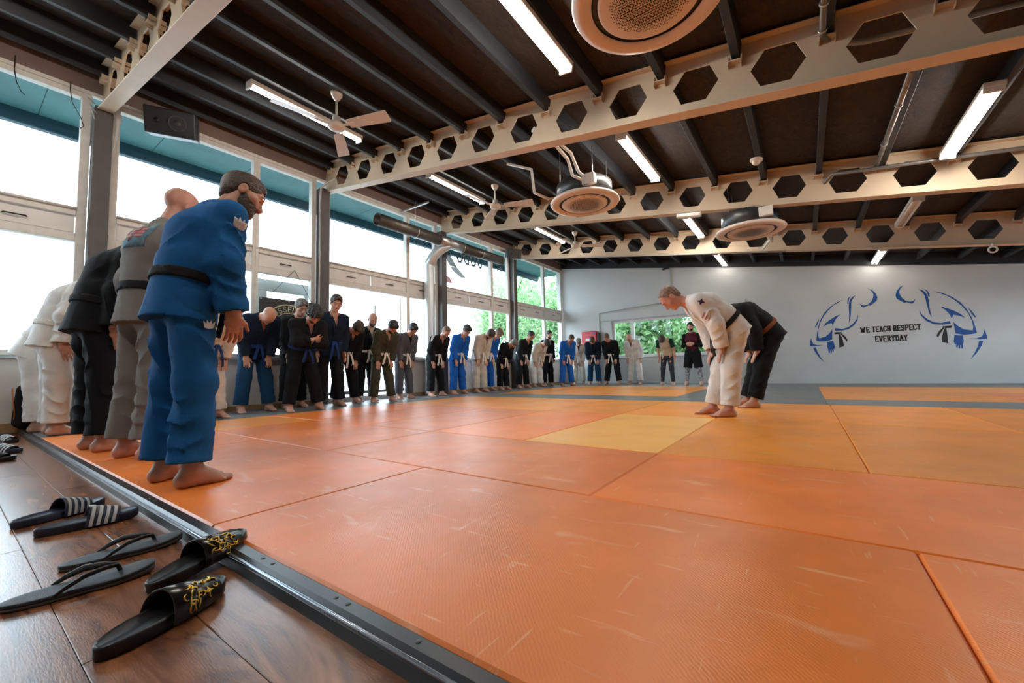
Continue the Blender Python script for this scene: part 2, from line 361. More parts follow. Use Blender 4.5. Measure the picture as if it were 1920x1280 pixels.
def frame_bar(win, a, b, name='frame_bar', e=.006, m=None): return MB().bbox(a, b, e).build(name, m or M_FRAME, win)
GX = WX-.01
BAYS = [(-3.2, -2.05, None), (-1.85, 1.0, -.1), (1.18, 3.96, 2.94), (4.14, 7.03, 6.12), (7.21, 10.06, 9.19), (10.24, 13.36, 12.1)]
for n, (y0, y1, ym) in enumerate(BAYS):
    win = struct(empty(f'window_{n+1}', (0, 0, 0)))
    door = n == 3
    spans = [(y0, y1)] if ym is None else [(y0, ym), (ym, y1)]
    for q, (a, b) in enumerate(spans):
        st = .09 if q == 0 else .05; en = .05 if (q == 0 and ym is not None) else .09
        zb = .83 if not (door and q == 0) else .03
        frame_bar(win, (WX-.07, a, zb), (WX+.04, a+st, 4.155), 'stile'); frame_bar(win, (WX-.07, b-en, zb), (WX+.04, b, 4.155), 'stile')
        for z0, z1, d in ((2.24, 2.34, .035), (2.56, 2.66, .045), (4.09, 4.155, .035)): frame_bar(win, (WX-.07, a+st, z0), (WX+d, b-en, z1), 'rail')
        frame_bar(win, (WX-.07, a+st, zb), (WX+.035, b-en, zb+.06), 'rail')
        MB().tube([(WX+.06, a+st, 2.645), (WX+.06, b-en, 2.645)], .016, 8).build('rail_moulding', M_FRAME, win)
        MB().box((GX-.004, a+st, 2.66), (GX+.004, b-en, 4.09)).build('pane', M_GLASS, win)
        if not (door and q == 0): MB().box((GX-.004, a+st, zb+.06), (GX+.004, b-en, 2.24)).build('pane', M_GLASS, win)
        # tilting vent flaps with black pulls
        L = b-en-a-st; nf = 2 if L > 1.3 else 1
        for k in range(nf):
            f0 = a+st+L*k/nf+.008; f1 = a+st+L*(k+1)/nf-.008
            fl_ = MB().bbox((WX-.03, f0, 2.345), (WX+.012, f1, 2.555), .006).build('vent_flap', M_WHITE, win)
            yc = (f0+f1)/2
            MB().tube([(WX+.012, yc-.09, 2.44), (WX+.04, yc-.085, 2.44), (WX+.045, yc+.085, 2.44), (WX+.012, yc+.09, 2.44)], .008, 6).build('pull', M_BLACK, fl_)
# door between the second and third column: one leaf shut, one folded out
def door_leaf(name, m):
    d = struct(empty(name))
    for a, b, z0, z1 in ((0, .115, 0, 2.18), (.785, .9, 0, 2.18)): frame_bar(d, (-.03, a, z0), (.03, b, z1), 'door_stile', m=m)
    for z0, z1 in ((2.06, 2.18), (0, .16), (.86, .93)): frame_bar(d, (-.028, .115, z0), (.028, .785, z1), 'door_rail', m=m)
    for z0, z1 in ((.16, .86), (.93, 2.06)): MB().box((-.004, .115, z0), (.004, .785, z1)).build('pane', M_GLASS, d)
    MB().tube([(.03, .05, 1.02), (.075, .05, 1.02), (.08, .17, 1.02)], .01, 8).build('door_handle', M_STEEL, d)
    return d
d1 = door_leaf('door_1', M_WHITE); d1.location = (WX-.12, 6.03, .05); d1.rotation_euler = (0, 0, math.radians(98))
struct(MB().bbox((WX-.14, 4.14, -.05), (WX+.03, 6.16, .05), .005).build('trim_3', M_WHITE))
struct(MB().bbox((WX-.20, 4.14, .13), (WX-.15, 6.16, .19), .005).build('trim_4', M_COLUMN))
# second casement set outside the narrow window beside the second column
t5 = struct(MB().bbox((WX-.30, 3.05, 2.0), (WX-.24, 3.98, 2.2), .004).build('trim_5', mat('pale_grey_outer_frame', (.42, .46, .47), .5)))
for a, b in ((3.05, 3.25), (3.9, 3.98)): MB().bbox((WX-.30, a, .8), (WX-.24, b, 1.998), .004).build('outer_stile', MATS['pale_grey_outer_frame'], t5)

# --- far wall with a window
FX0, FX1, FZ0, FZ1 = -5.36, -1.55, .89, 2.13
wf = MB()
for a, b in (((WX-.2, FY, -.15), (FX0, FY+.25, 4.7)), ((FX1, FY, -.15), (RX+.2, FY+.25, 4.7)), ((FX0, FY, -.15), (FX1, FY+.25, FZ0)), ((FX0, FY, FZ1), (FX1, FY+.25, 4.7))): wf.box(a, b)
wf = struct(wf.build('wall_far', M_WALL))
w2 = struct(empty('window_7'))
for a, b, z0, z1 in ((FX0, FX0+.09, FZ0, FZ1), (-4.72, -4.60, FZ0, FZ1), (FX1-.09, FX1, FZ0, FZ1)): frame_bar(w2, (a, FY+.08, z0), (b, FY+.16, z1), 'stile', m=M_WHITE)
for z0, z1 in ((FZ0, FZ0+.07), (FZ1-.08, FZ1)): frame_bar(w2, (FX0+.09, FY+.085, z0), (FX1-.09, FY+.155, z1), 'rail', m=M_WHITE)
for a, b in ((FX0+.09, -4.72), (-4.60, FX1-.09)): MB().box((a, FY+.116, FZ0+.07), (b, FY+.124, FZ1-.08)).build('pane', M_GLASS, w2)
MB().bbox((FX0-.02, FY-.05, FZ0-.035), (FX1+.02, FY+.09, FZ0), .006).build('sill', M_WHITE, w2)
# proud lintel box above the window
MB().bbox((-5.72, FY-.05, FZ1+.02), (-1.3, FY, 2.42), .008).build('lintel_box', M_WALL, wf)
MB().prism([(WX, zh(WX)+.02), (RX, zh(RX)+.02), (RX, zh(RX)+.33), (WX, zh(WX)+.33)], FY-.06, FY, lambda u, v, w: (u, w, v)).build('wall_plate', M_JOIST, wf)
struct(MB().bbox((WX, FY-.02, 0), (RX, FY, .06), .004).build('baseboard_far', M_WALL))
# right and back walls (outside the frame)
wr = MB()
for a, b in (((RX, BY, -.15), (RX+.2, 8.2, 3.2)), ((RX, 12.2, -.15), (RX+.2, FY, 3.2)), ((RX, 8.2, -.15), (RX+.2, 12.2, .9)), ((RX, 8.2, 2.0), (RX+.2, 12.2, 3.2))): wr.box(a, b)
struct(wr.build('wall_right', M_WALL))
struct(MB().box((WX-.2, BY-.2, -.15), (RX+.2, BY, 4.8)).build('wall_back', M_WALL))
# --- ceiling deck and joists
CO = .31
ceil = struct(MB().prism([(WX-1.35, zh(WX-1.35)+CO), (RX+.3, zh(RX+.3)+CO), (RX+.3, zh(RX+.3)+CO+.06), (WX-1.35, zh(WX-1.35)+CO+.06)], BY-.2, FY+.3, lambda u, v, w: (u, w, v)).build('ceiling', M_OSB))
JX = [-.375-.6645*k for k in range(-8, 11)]
yb = [BY+.02]+BEAM_Y+[FY-.06]
_jm = {}
for a, b in zip(yb[:-1], yb[1:]):
    k = round(b-a, 3); me = MB().bbox((-.034, .015, .135), (.034, b-a-.015, CO+.004), .004).mesh('joist'); me.materials.append(M_JOIST)
    for x in JX:
        o = obj('joist', me, None, ceil, (x, a, zh(x))); o.rotation_euler = (0, TH, 0)
# --- castellated beams
P = .6645
def make_beam(y):
    b = empty('castellated_beam', (0, y, zh(0))); b.rotation_euler = (0, TH, 0); c = math.cos(TH)
    u0, u1 = (WX+.03)/c, RX/c; hd = .262; p = P/c
    us = [(-.045-P*k)/c for k in range(-8, 11)][::-1]
    web = MB()
    for sgn in (1, -1):
        pts = [(u0, 0)]
        for u in us:
            if u+.21 < u1 and u-.21 > u0: pts += [(u-.207, 0), (u-.112, sgn*.163), (u+.112, sgn*.163), (u+.207, 0)]
        pts.append((u1, 0))
        edge = [q[0] for q in pts]
        for (a, za), (d, zd) in zip(pts[:-1], pts[1:]):
            web.prism([(a, za), (d, zd), (d, sgn*hd), (a, sgn*hd)], -.006, .006, lambda u, v, w: (u, w, v))
    web.build('web', M_BEAM, b)
    MB().bbox((u0, -.075, -hd-.014), (u1, .075, -hd), .003).build('bottom_flange', M_BEAM, b)
    MB().bbox((u0, -.075, hd), (u1, .075, hd+.014), .003).build('top_flange', M_BEAM, b)
    br = MB().box((-.055, -.07, .095), (.055, .07, .105)).box((-.055, -.07, .06), (-.05, .07, .15)).box((.05, -.07, .06), (.055, .07, .15)).mesh('joist_bracket'); br.materials.append(M_BEAM)
    br2 = MB().box((.045, -.09, .18), (.09, -.06, .21)).mesh('bracket_bolt'); br2.materials.append(M_JOIST)
    for x in JX:
        obj('joist_bracket', br, None, b, (x/c, 0, 0))
    return b
for i, y in enumerate(BEAM_Y):
    tag(make_beam(y), ['cream castellated steel beam with hexagonal holes, nearest one meeting the column at the left', 'cream castellated steel beam in front of the second ceiling fan, crossing the top right',
        'cream castellated steel beam between the two farther round air conditioners', 'cream castellated steel beam nearest the far wall'][i], 'beam', 'castellated roof beams')
# --- eave outside
ev = struct(MB().box((WX-1.25, BY, 4.24), (WX-.1, FY+.4, 4.28)).build('eave', mat('teal_soffit_board', (.065, .19, .20), .6, var=.12, vscale=3)))
for k in range(14):
    y = BY+.3+k*1.22
    MB().box((WX-1.25, y, 4.228), (WX-.1, y+1.21, 4.239)).build('soffit_board', MATS['teal_soffit_board'], ev)
MB().bbox((WX-1.33, BY, 4.04), (WX-1.22, FY+.4, 4.36), .01).build('fascia', mat('dark_teal_fascia', (.012, .06, .09), .5), ev)
# --- ground outside
struct(MB().box((-60, -40, -.5), (60, 80, -.3)).build('ground_outside', mat('pale_paving', (.24, .24, .23), .9, var=.1, vscale=.5)))

# --- wall lettering and line drawing
M_INK = mat('blue_wall_vinyl', (.010, .085, .30), .5); M_BINK = mat('black_wall_vinyl', (.02, .02, .022), .5)
MURAL = {'head': [(2.024, 2.349), (1.957, 2.314), (1.897, 2.233), (1.863, 2.117), (1.884, 2.034), (1.945, 1.979), (2.006, 1.922), (2.05, 1.932), (2.132, 1.887), (2.175, 1.911), (2.207, 2.007), (2.168, 1.953), (2.103, 1.937), (2.031, 1.975), (1.981, 2.034), (1.944, 2.122), (1.934, 2.198), (1.961, 2.275)], 'collar': [(2.275, 2.217), (2.326, 2.146), (2.368, 2.054), (2.379, 1.922), (2.394, 1.776), (2.415, 1.63), (2.453, 1.511), (2.438, 1.613), (2.428, 1.772), (2.426, 1.917), (2.412, 2.048), (2.378, 2.14), (2.329, 2.19)], 'collar2': [(2.362, 2.22), (2.408, 2.136), (2.427, 2.018), (2.445, 2.015), (2.446, 2.087), (2.42, 2.163)], 'chest': [(2.251, 1.728), (2.291, 1.613), (2.366, 1.505), (2.471, 1.418), (2.589, 1.385), (2.735, 1.42), (2.744, 1.355), (2.606, 1.344), (2.468, 1.37), (2.352, 1.457), (2.274, 1.586)], 'back': [(2.52, 2.135), (2.656, 2.08), (2.806, 1.97), (2.931, 1.829), (3.015, 1.667), (3.077, 1.481), (3.112, 1.313), (3.136, 1.119), (3.069, 1.097), (2.937, 1.089), (2.806, 1.129), (2.8, 1.255), (2.786, 1.396), (2.856, 1.292), (2.946, 1.21), (3.075, 1.178), (3.09, 1.26), (3.077, 1.398), (3.033, 1.568), (2.955, 1.729), (2.85, 1.881), (2.73, 2.005)], 'sleeve': [(2.599, 1.768), (2.711, 1.719), (2.822, 1.645), (2.913, 1.566), (2.982, 1.467), (2.873, 1.534), (2.797, 1.558), (2.771, 1.468), (2.743, 1.569), (2.688, 1.673)], 'small': [(3.037, 1.706), (3.095, 1.603), (3.146, 1.48), (3.132, 1.459), (3.079, 1.563)], 'hand': [(2.789, 1.102), (2.879, 1.077), (2.914, 1.08), (2.922, 0.955), (2.902, 0.86), (2.897, 0.783), (2.874, 0.784), (2.872, 0.861), (2.861, 0.862), (2.855, 0.785), (2.833, 0.786), (2.833, 0.877), (2.811, 0.809), (2.793, 0.824), (2.803, 0.893), (2.78, 0.866), (2.765, 0.951)], 'hip': [(2.978, 0.998), (3.118, 0.998), (3.203, 1.033), (3.236, 1.112), (3.239, 1.199), (3.272, 1.096), (3.282, 0.979), (3.172, 0.972)], 'leg': [(3.155, 0.941), (3.219, 0.942), (3.179, 0.817), (3.094, 0.659), (2.993, 0.532), (3.068, 0.673), (3.134, 0.833)], 'k1': [(2.604, 1.307), (2.757, 1.315), (2.749, 1.259), (2.669, 1.26), (2.621, 1.275)], 'k2': [(2.666, 1.274), (2.672, 1.153), (2.678, 0.906), (2.579, 0.948), (2.594, 1.102), (2.632, 1.254)], 'k3': [(2.633, 1.268), (2.565, 1.146), (2.517, 1.051), (2.5, 1.108), (2.547, 1.204), (2.612, 1.279)]}
for side, mir in (('right', False), ('left', True)):
    d = empty('wall_drawing', (1.70, FY, 1.0))
    for k, pts in MURAL.items():
        q = [((x-1.70)*(-1 if mir else 1), z-1.0) for x, z in pts]
        MB().prism(q, -.004, -.0005, lambda u, v, w: (u, w, v)).build('belt_shape' if k[0] == 'k' and len(k) == 2 else 'line_shape', M_BINK if k in ('k1', 'k2', 'k3') else M_INK, d)
    tag(d, f'blue line drawing of a bowing figure with black belt, {side} half of the wall emblem', 'wall drawing', 'bowing figures drawn on the far wall')
tx = empty('wall_lettering', (1.71, FY, 1.2))
for words, x0, x1, z0, h in (('WE TEACH RESPECT', 1.165, 2.26, 1.268, .118), ('EVERYDAY', 1.425, 2.018, 1.03, .122)):
    adv = {' ': .55, 'W': 1.55, 'I': .5}; tot = sum(adv.get(c, 1) for c in words); x = x0; un = (x1-x0)/tot
    for c in words:
        if c != ' ':
            m_ = MB(); w_ = un*adv.get(c, 1)*.66
            strokes(m_, c, lambda u, v, w, X=x: (X-1.71+un*.12+u, -.0005-w, z0-1.2+v), w_, h, .0235, .004, .018)
            m_.build('letter', M_BINK, tx)
        x += un*adv.get(c, 1)
tag(tx, 'black serif lettering WE TEACH RESPECT EVERYDAY on the far wall', 'lettering')

# ---------------------------------------------------------------- ceiling fittings
M_TUBE = mat('fluorescent_tube', (1, 1, 1), .5, emit=TUBE); M_TUBE2 = mat('dimmed_fluorescent_tube', (1, 1, 1), .5, emit=TUBE*.22)  # second tube is dimmed to soften hot spots on the far wall
M_BATTEN = mat('batten_enamel', (.72, .68, .62), .35)
def fixture(x, y0, label, lit=True, n=2):
    f = empty('tube_light', (x, y0+.75, zh(x)+.135)); f.rotation_euler = (0, TH, 0)
    MB().bbox((-.075, -.76, -.055), (.075, .76, 0), .008).build('housing', M_BATTEN, f)
    for s in ((-1, 1) if n == 2 else (0,)):
        MB().tube([(s*.04, -.735, -.075), (s*.04, .735, -.075)], .015, 10).build('tube', (M_TUBE2 if y0 > 11 else M_TUBE) if lit else mat('unlit_tube', (.75, .72, .68), .3), f)
    for e in (-1, 1):
        MB().bbox((-.07, e*.735, -.1), (.07, e*.758, -.05), .004).build('end_cap', M_BATTEN, f)
    tag(f, label, 'light', 'tube lights between the joists'); return f
for x, y0, n, l in ((-1.74, 1.98, 2, 'glowing tube light left of the nearest round air conditioner at the top edge'),
                 (-1.74, 4.95, 2, 'glowing tube light right of the middle round air conditioner'), (-1.76, 8.5, 2, 'glowing tube light left of the farthest round air conditioner'),
                 (-1.76, 11.85, 2, 'small glowing tube light over the white-jacketed teacher near the far wall'),
                 (1.54, 5.43, 2, 'large glowing tube light at the upper right'), (1.54, 11.9, 2, 'small glowing tube light above the blue wall emblem'),
                 (-5.22, 2.02, 1, 'glowing tube light behind the nearest ceiling fan'), (-5.24, 4.92, 1, 'glowing tube light beside the second ceiling fan'),
                 (-5.22, 8.35, 1, 'glowing tube light beside the farthest ceiling fan')):
    fixture(x, y0, l, True, n)
for x, l in ((-5.22, 'added tube light behind the camera by the windows, out of view'), (-1.74, 'added tube light behind the camera, out of view')): fixture(x, -1.1, l)  # two unseen lights added to brighten the near mats
fixture(1.54, 8.5, 'unlit tube light at the right between two beams', False)

M_FAN = mat('fan_enamel', (.68, .60, .52), .4)
def fan(x, y, zc, zhub, rot, label):
    f = empty('ceiling_fan', (x, y, zhub)); f.rotation_euler = (0, 0, rot); d = zc-zhub
    MB().lathe([(0, d), (.07, d), (.065, d-.03), (.03, d-.09), (.018, d-.1), (.018, d-.11)], n=20).build('canopy_cup', M_FAN, f)
    MB().tube([(0, 0, .07), (0, 0, d-.1)], .013, 10).build('down_rod', M_FAN, f)
    MB().lathe([(0, .1), (.045, .1), (.05, .04), (.09, .02), (.1, -.01), (.095, -.04), (.06, -.06), (0, -.065)], n=24).build('motor', M_FAN, f)
    for k in range(3):
        a = 2*PI*k/3; c, s = math.cos(a), math.sin(a); R = lambda u, v, w: (c*u-s*v, s*u+c*v, w)
        b = MB(); pts = [(.17, -.055), (.70, -.075), (.71, -.06), (.71, .06), (.70, .075), (.17, .055)]
        b.prism(pts, -.004, .004, lambda u, v, w: R(u, v, w-.012-v*.30)); b.build('blade', M_FAN, f)
        MB().prism([(.08, -.02), (.25, -.025), (.25, .025), (.08, .02)], -.018, -.008, lambda u, v, w: R(u, v, w-.004)).build('blade_arm', M_FAN, f)
    tag(f, label, 'fan', 'white three-bladed ceiling fans')
fan(-4.48, 2.70, 3.97, 3.56, math.radians(21), 'white three-bladed ceiling fan nearest the camera')
fan(-4.50, 5.88, 3.97, 3.58, math.radians(22), 'white ceiling fan in the middle, below the second lit tube')
fan(-4.54, 9.20, 3.97, 3.62, math.radians(32), 'smallest white ceiling fan, farthest back')

M_AC = mat('cassette_plastic', (.74, .62, .54), .4)
def cassette(x, y, z, label, pipes):
    c = empty('air_conditioner', (x, y, z))
    MB().lathe([(.37, .012), (.372, 0), (.45, -.006), (.49, .006), (.5, .025), (.485, .05), (.40, .06)], n=72).build('panel_ring', M_AC, c)
    MB().lathe([(.372, .012), (.37, .03), (.325, .03), (.322, .006)], n=64).build('air_slot', M_BLACK, c)
    MB().lathe([(.33, .01), (.328, -.004), (.31, -.010), (0, -.012)], n=64).build('grille_plate', M_AC, c)
    g = MB(); s_ = .026
    for i in range(-12, 13):
        for j in range(-12, 13):
            px_, py_ = s_*(i+.5*j), s_*j*.866
            r_ = math.hypot(px_, py_)
            if r_ > .255: continue
            q = .0105*(1 if r_ < .2 else .7)
            for t, fl in ((0, 1), (1, -1)):
                cx, cy = px_+(s_/2 if t else 0), py_+(s_*.289 if t else 0)
                g.add([(cx+q*math.cos(PI/2+k*2*PI/3+(PI/3 if t else 0)), cy+q*math.sin(PI/2+k*2*PI/3+(PI/3 if t else 0)), -.0128) for k in range(3)], [(0, 2, 1)])
    p = g.build('grille_holes', M_BLACK, c); p['kind'] = 'stuff'
    MB().lathe([(.0, .30), (.38, .30), (.40, .28), (.40, .055), (0, .05)], n=48).build('drum', mat('dark_drum_metal', (.05, .05, .05), .35, metal=.4), c)
    for k in range(4):
        a = PI/4+k*PI/2; qx, qy = .36*math.cos(a), .36*math.sin(a)
        MB().tube([(qx, qy, .2), (qx, qy, zh(x+qx)+.14-z)], .006, 6).build('hanger_rod', M_STEEL, c)
    MB().bbox((.16, -.42, .1), (.34, -.33, .24), .006).build('valve_box', M_BATTEN, c)
    for pts in pipes: MB().tube(pts, .022, 8).build('pipe', M_BATTEN, c)
    tag(c, label, 'air conditioner', 'round ceiling air conditioners')
cassette(-.70, 2.62, 2.95, 'large round ceiling air conditioner cut by the top edge', [])
cassette(-2.50, 5.42, 2.93, 'round ceiling air conditioner hanging in the middle of the room', [
    [(-.1, -1.2, .62), (0, -.9, .60), (.08, -.55, .52), (.12, -.42, .3), (.2, -.4, .2)], [(-.12, -1.2, .60), (-.03, -.85, .58), (.03, -.55, .45), (.05, -.46, .25), (.18, -.42, .16)],
    [(-.95, -.6, .68), (-.62, -.45, .55), (-.6, -.42, .2), (-.45, -.25, .12)]])
cassette(-.60, 7.50, 2.65, 'round ceiling air conditioner farthest back, over the bowing teacher', [[(.2, .35, .06), (.25, .8, .0), (.22, 1.6, .28), (.0, 2.55, .30)]])

sd = empty('smoke_detector', (-.38, 6.28, 3.255)); sd.rotation_euler = (0, TH, 0)
MB().lathe([(0, .03), (.075, .03), (.075, .005), (.06, 0), (0, 0)], n=24).build('base', M_FAN, sd)
MB().lathe([(.05, 0), (.05, -.025), (.03, -.045), (0, -.047)], n=24).build('sensor_dome', M_FAN, sd)
tag(sd, 'white round smoke detector under a dark joist', 'smoke detector')

M_PIPE = mat('grey_conduit', (.20, .19, .185), .35, metal=.5)
def pipe(name, pts, r, label, cat, m=M_PIPE, clips=()):
    e = empty(name, tuple(pts[0])); o = np.array(pts[0])
    MB().tube([np.array(p)-o for p in pts], r, 10).build('pipe_run', m, e)
    for cpt in clips:
        q = np.array(cpt)-o; t = unit(np.array(pts[1])-o)
        MB().tube([q-t*.012, q+t*.012], r*1.35, 10).build('pipe_clip', M_STEEL, e)
    return tag(e, label, cat)
pipe('ceiling_pipe', [(.27, 2.2, 3.20), (.27, 4.06, 3.19), (.33, 4.2, 3.17), (.55, 4.24, 3.11), (1.4, 4.26, 2.98)], .024, 'grey pipe running down the ceiling to the beam at the top right', 'pipe', clips=[(.27, 3.7, 3.19), (.27, 4.0, 3.19)])
pipe('ceiling_pipe', [(.92, 4.9, 3.10), (.91, 7.15, 3.10)], .026, 'grey pipe clipped along a joist between two beams at the right', 'pipe', clips=[(.918, 5.5, 3.10), (.912, 6.4, 3.10)])
pipe('ceiling_pipe', [(.30, 7.3, 3.02), (.45, 7.08, 3.13), (.85, 7.06, 3.07), (2.0, 7.06, 2.93), (4.5, 7.06, 2.55)], .024, 'grey pipe running along the upper web of the third beam', 'pipe')

# exhaust duct
M_DUCT = mat('brown_grey_duct', (.085, .072, .062), .4, metal=.4)
dx, dz = -6.72, 3.575
def hollow(mb, p, q, r, n=28):
    p, q = np.array(p, float), np.array(q, float); t = unit(q-p); u = unit(np.cross(t, (0, 0, 1))); w = np.cross(u, t); vs = []
    for c, rr in ((p, r), (q, r), (q, r-.006), (p, r-.006)):
        vs += [c+rr*(math.cos(2*PI*k/n)*u+math.sin(2*PI*k/n)*w) for k in range(n)]
    return mb.add(vs, [(i*n+k, i*n+(k+1) % n, ((i+1) % 4)*n+(k+1) % n, ((i+1) % 4)*n+k) for i in range(4) for k in range(n)], True)
du = empty('ventilation_duct', (dx, 6.6, 0))
def rel(*p): return (p[0]-dx, p[1]-6.6, p[2])
hollow(MB(), rel(dx, 4.92, dz), rel(dx, 6.63, dz), .125).build('duct_run', M_DUCT, du)
hollow(MB(), rel(dx, 7.35, dz), rel(dx, 9.0, dz), .125).build('duct_run', M_DUCT, du)
hollow(MB(), rel(dx, 6.6, dz), rel(dx, 7.4, dz), .13).build('tee_piece', M_STEEL, du)
for y in (5.9, 6.62, 6.9, 7.38, 8.1): hollow(MB(), rel(dx, y-.012, dz), rel(dx, y+.012, dz), .137).build('duct_clamp', M_STEEL, du)
vb = MB(); pts = []; rs = []
path = [(dx, 6.92, dz-.02), (dx-.06, 6.84, dz-.1), (dx-.16, 6.74, dz-.2), (dx-.27, 6.68, dz-.33), (dx-.34, 6.64, dz-.5)]
for k in range(116): path.append((dx-.355, 6.63, dz-.5-k*.0265))
for i, p in enumerate(path): pts.append(rel(*p)); rs.append(.122 if i % 2 == 0 else .115)
vb.tube(pts, rs, 24).build('flexible_duct', mat('ribbed_aluminium', (.66, .69, .70), .35, metal=.55), du)
for y, r_ in ((5.92, 1), (8.1, 1)):
    MB().tube([rel(dx, y, dz+.13), rel(dx, y, zh(dx)+.1)], .005, 6).build('hanger_wire', M_STEEL, du)
MB().bbox(rel(dx-.45, 5.9, zh(dx)-.04), rel(dx+.4, 5.94, zh(dx)), .003).build('hanger_rail', M_STEEL, du)
tag(du, 'ventilation duct with dark round pipe and silver ribbed downpipe at the window wall', 'duct')

M_SPK = mat('black_speaker_vinyl', (.018, .018, .02), .45, bump=.2, bscale=300)
def speaker(loc, rot, s, label):
    e = empty('loudspeaker', loc); e.rotation_euler = rot
    MB().bbox((-.14*s, -.26*s, -.16*s), (.12*s, .26*s, .16*s), .012).build('cabinet', M_SPK, e)
    MB().bbox((.12*s, -.24*s, -.14*s), (.13*s, .24*s, .14*s), .004).build('front_baffle', mat('speaker_cloth', (.028, .028, .03), .8), e)
    rot90 = lambda prof, cy, n: MB().add([(.13*s+z, cy+r*math.cos(2*PI*k/n), r*math.sin(2*PI*k/n)) for r, z in prof for k in range(n)], [(i*n+k, i*n+(k+1) % n, (i+1)*n+(k+1) % n, (i+1)*n+k) for i in range(len(prof)-1) for k in range(n)], True)
    rot90([(.1*s, 0), (.098*s, .006), (.09*s, .004), (.04*s, -.02), (.038*s, .004), (0, .01)], .08*s, 24).build('woofer', mat('woofer_cone', (.05, .045, .045), .5), e)
    rot90([(.03*s, 0), (.03*s, .005), (0, .008)], -.13*s, 16).build('tweeter', M_BLACK, e)
    tag(e, label, 'speaker')
speaker((-6.85, 1.72, 3.99), (0, math.radians(18), math.radians(-28)), 1.05, 'black loudspeaker hung high beside the nearest column')
speaker((-6.85, 9.78, 3.98), (0, math.radians(18), math.radians(-35)), .85, 'small black loudspeaker at the far column')

# cables
M_CABLE = mat('grey_cable', (.42, .40, .38), .5)
tag(MB().tube([(WX+.2, 3.94, 3.5), (WX+.2, 3.94, 3.8), (WX+.21, 3.95, 3.95), (WX+.3, 3.99, 4.02), (WX+.55, 4.02, 4.05)], .018, 8).tube([(WX+.2, 3.94, 3.5), (WX+.2, 3.94, 1.2)], .014, 8).build('cable_conduit', M_CABLE), 'grey conduit bent from the second column onto its beam', 'conduit')
tag(MB().tube([(WX+.2, 10.05, 3.95), (WX+.2, 10.04, 3.7), (WX+.2, 10.04, 1.0)], .016, 8).tube([(WX+.2, 10.05, 3.9), (-6.6, 10.13, zh(-6.6)-.30), (-5, 10.15, zh(-5)-.30), (-.2, 10.15, zh(-.2)-.30)], .016, 8).build('cable_conduit', M_CABLE), 'white conduit rising up the far column and along its beam', 'conduit')
tag(MB().tube([(WX+.2, 1.0, 3.98), (WX+.23, .93, 4.02), (WX+.24, .96, 3.9), (WX+.22, 1.02, 3.85), (WX+.23, .95, 3.95), (WX+.22, 1.0, 3.78)], .006, 6).build('cable_loop', M_CABLE), 'loose white cable loop at the nearest column top', 'cable')
tag(MB().tube([(WX+.21, 1.19, 4.0), (WX+.22, 1.22, 3.9), (WX+.2, 1.21, 3.7), (WX+.2, 1.18, 3.45)], [.03, .035, .015, .008], 6).build('cable_bundle', M_CABLE), 'white taped cable hanging at the right edge of the nearest column', 'cable')
for i, (y, pts) in enumerate(((.36, [(0, 0, 4.28), (.02, .0, 4.1), (.04, .02, 3.95), (.03, .06, 3.86), (.02, .09, 3.84)]), (.8, [(0, 0, 4.22), (.02, 0, 4.1), (.03, .02, 3.95), (.02, .1, 3.8), (.02, .13, 3.7), (.02, .1, 3.66)]))):
    tag(MB().tube([(WX+.06+a, y+b, c) for a, b, c in pts], .005, 6).build('loose_wire', M_BLACK), ['short black wire hanging in the leftmost upper window', 'longer black wire hanging near the right edge of the leftmost upper window'][i], 'wire')
tag(MB().tube([(-5.79, FY-.03, .02), (-5.79, FY-.03, 2.44), (-5.74, FY-.07, 2.47), (-3.36, FY-.07, 2.58), (-3.33, FY-.03, 2.62), (-3.33, FY-.03, 3.70)], .02, 8).build('wall_conduit', mat('white_conduit', (.6, .6, .58), .4)), 'pale conduit climbing the far wall and running over its window', 'conduit')
sc = empty('security_camera', (-3.4, FY-.14, 3.66))
MB().bbox((-.04, -.02, -.03), (.04, .12, .03), .008).build('mount', M_SPK, sc); MB().tube([(-.02, .02, -.02), (-.1, -.1, -.07)], .035, 12).build('camera_body', M_SPK, sc)
tag(sc, 'small dark security camera at the top of the far wall', 'camera')
fb = empty('fire_hose_box', (-6.1, FY-.101, 1.52))
M_RED = mat('signal_red_enamel', (.62, .02, .03), .35)
MB().bbox((-.3, -.09, -.22), (.26, .1, .3), .012).build('cabinet', M_RED, fb)
MB().bbox((-.28, -.1, -.2), (.24, -.09, .28), .004).build('cabinet_door', M_RED, fb)
MB().box((-.14, -.103, -.02), (.04, -.1, .06)).build('white_label', M_WHITE, fb); MB().box((.12, -.103, .2), (.2, -.1, .25)).build('blue_sticker', M_INK, fb)
MB().bbox((.26, -.06, -.2), (.34, .1, .24), .008).build('black_side_box', M_SPK, fb)
tag(fb, 'red fire hose cabinet on the far wall', 'fire cabinet')
# hooks on the beams
for i, (x, y) in enumerate(((3.05, 7.1), (2.65, 10.15))):
    h = empty('hook_ring', (x, y, zh(x)-.27)); MB().tube([(0, 0, 0), (0, 0, -.05)], .012, 8).build('stem', M_WHITE, h)
    MB().tube([(.05*math.cos(t*PI/6), 0, -.1+.05*math.sin(t*PI/6)) for t in range(13)], .013, 8).build('ring', M_WHITE, h)
    tag(h, ['white ring hook under the third beam at the right edge', 'white ring hook under the farthest beam at the right'][i], 'hook')
el = empty('emergency_light', (-1.43, 7.12, 2.985+.0)); el.rotation_euler = (0, TH, 0)
MB().bbox((-.19, -.04, 0), (.19, .04, .07), .008).build('body', M_WHITE, el); MB().bbox((-.17, -.05, .008), (.17, -.04, .06), .004).build('diffuser', mat('opal_plastic', (.8, .76, .7), .3), el)
tag(el, 'white emergency light box under the third beam', 'light')

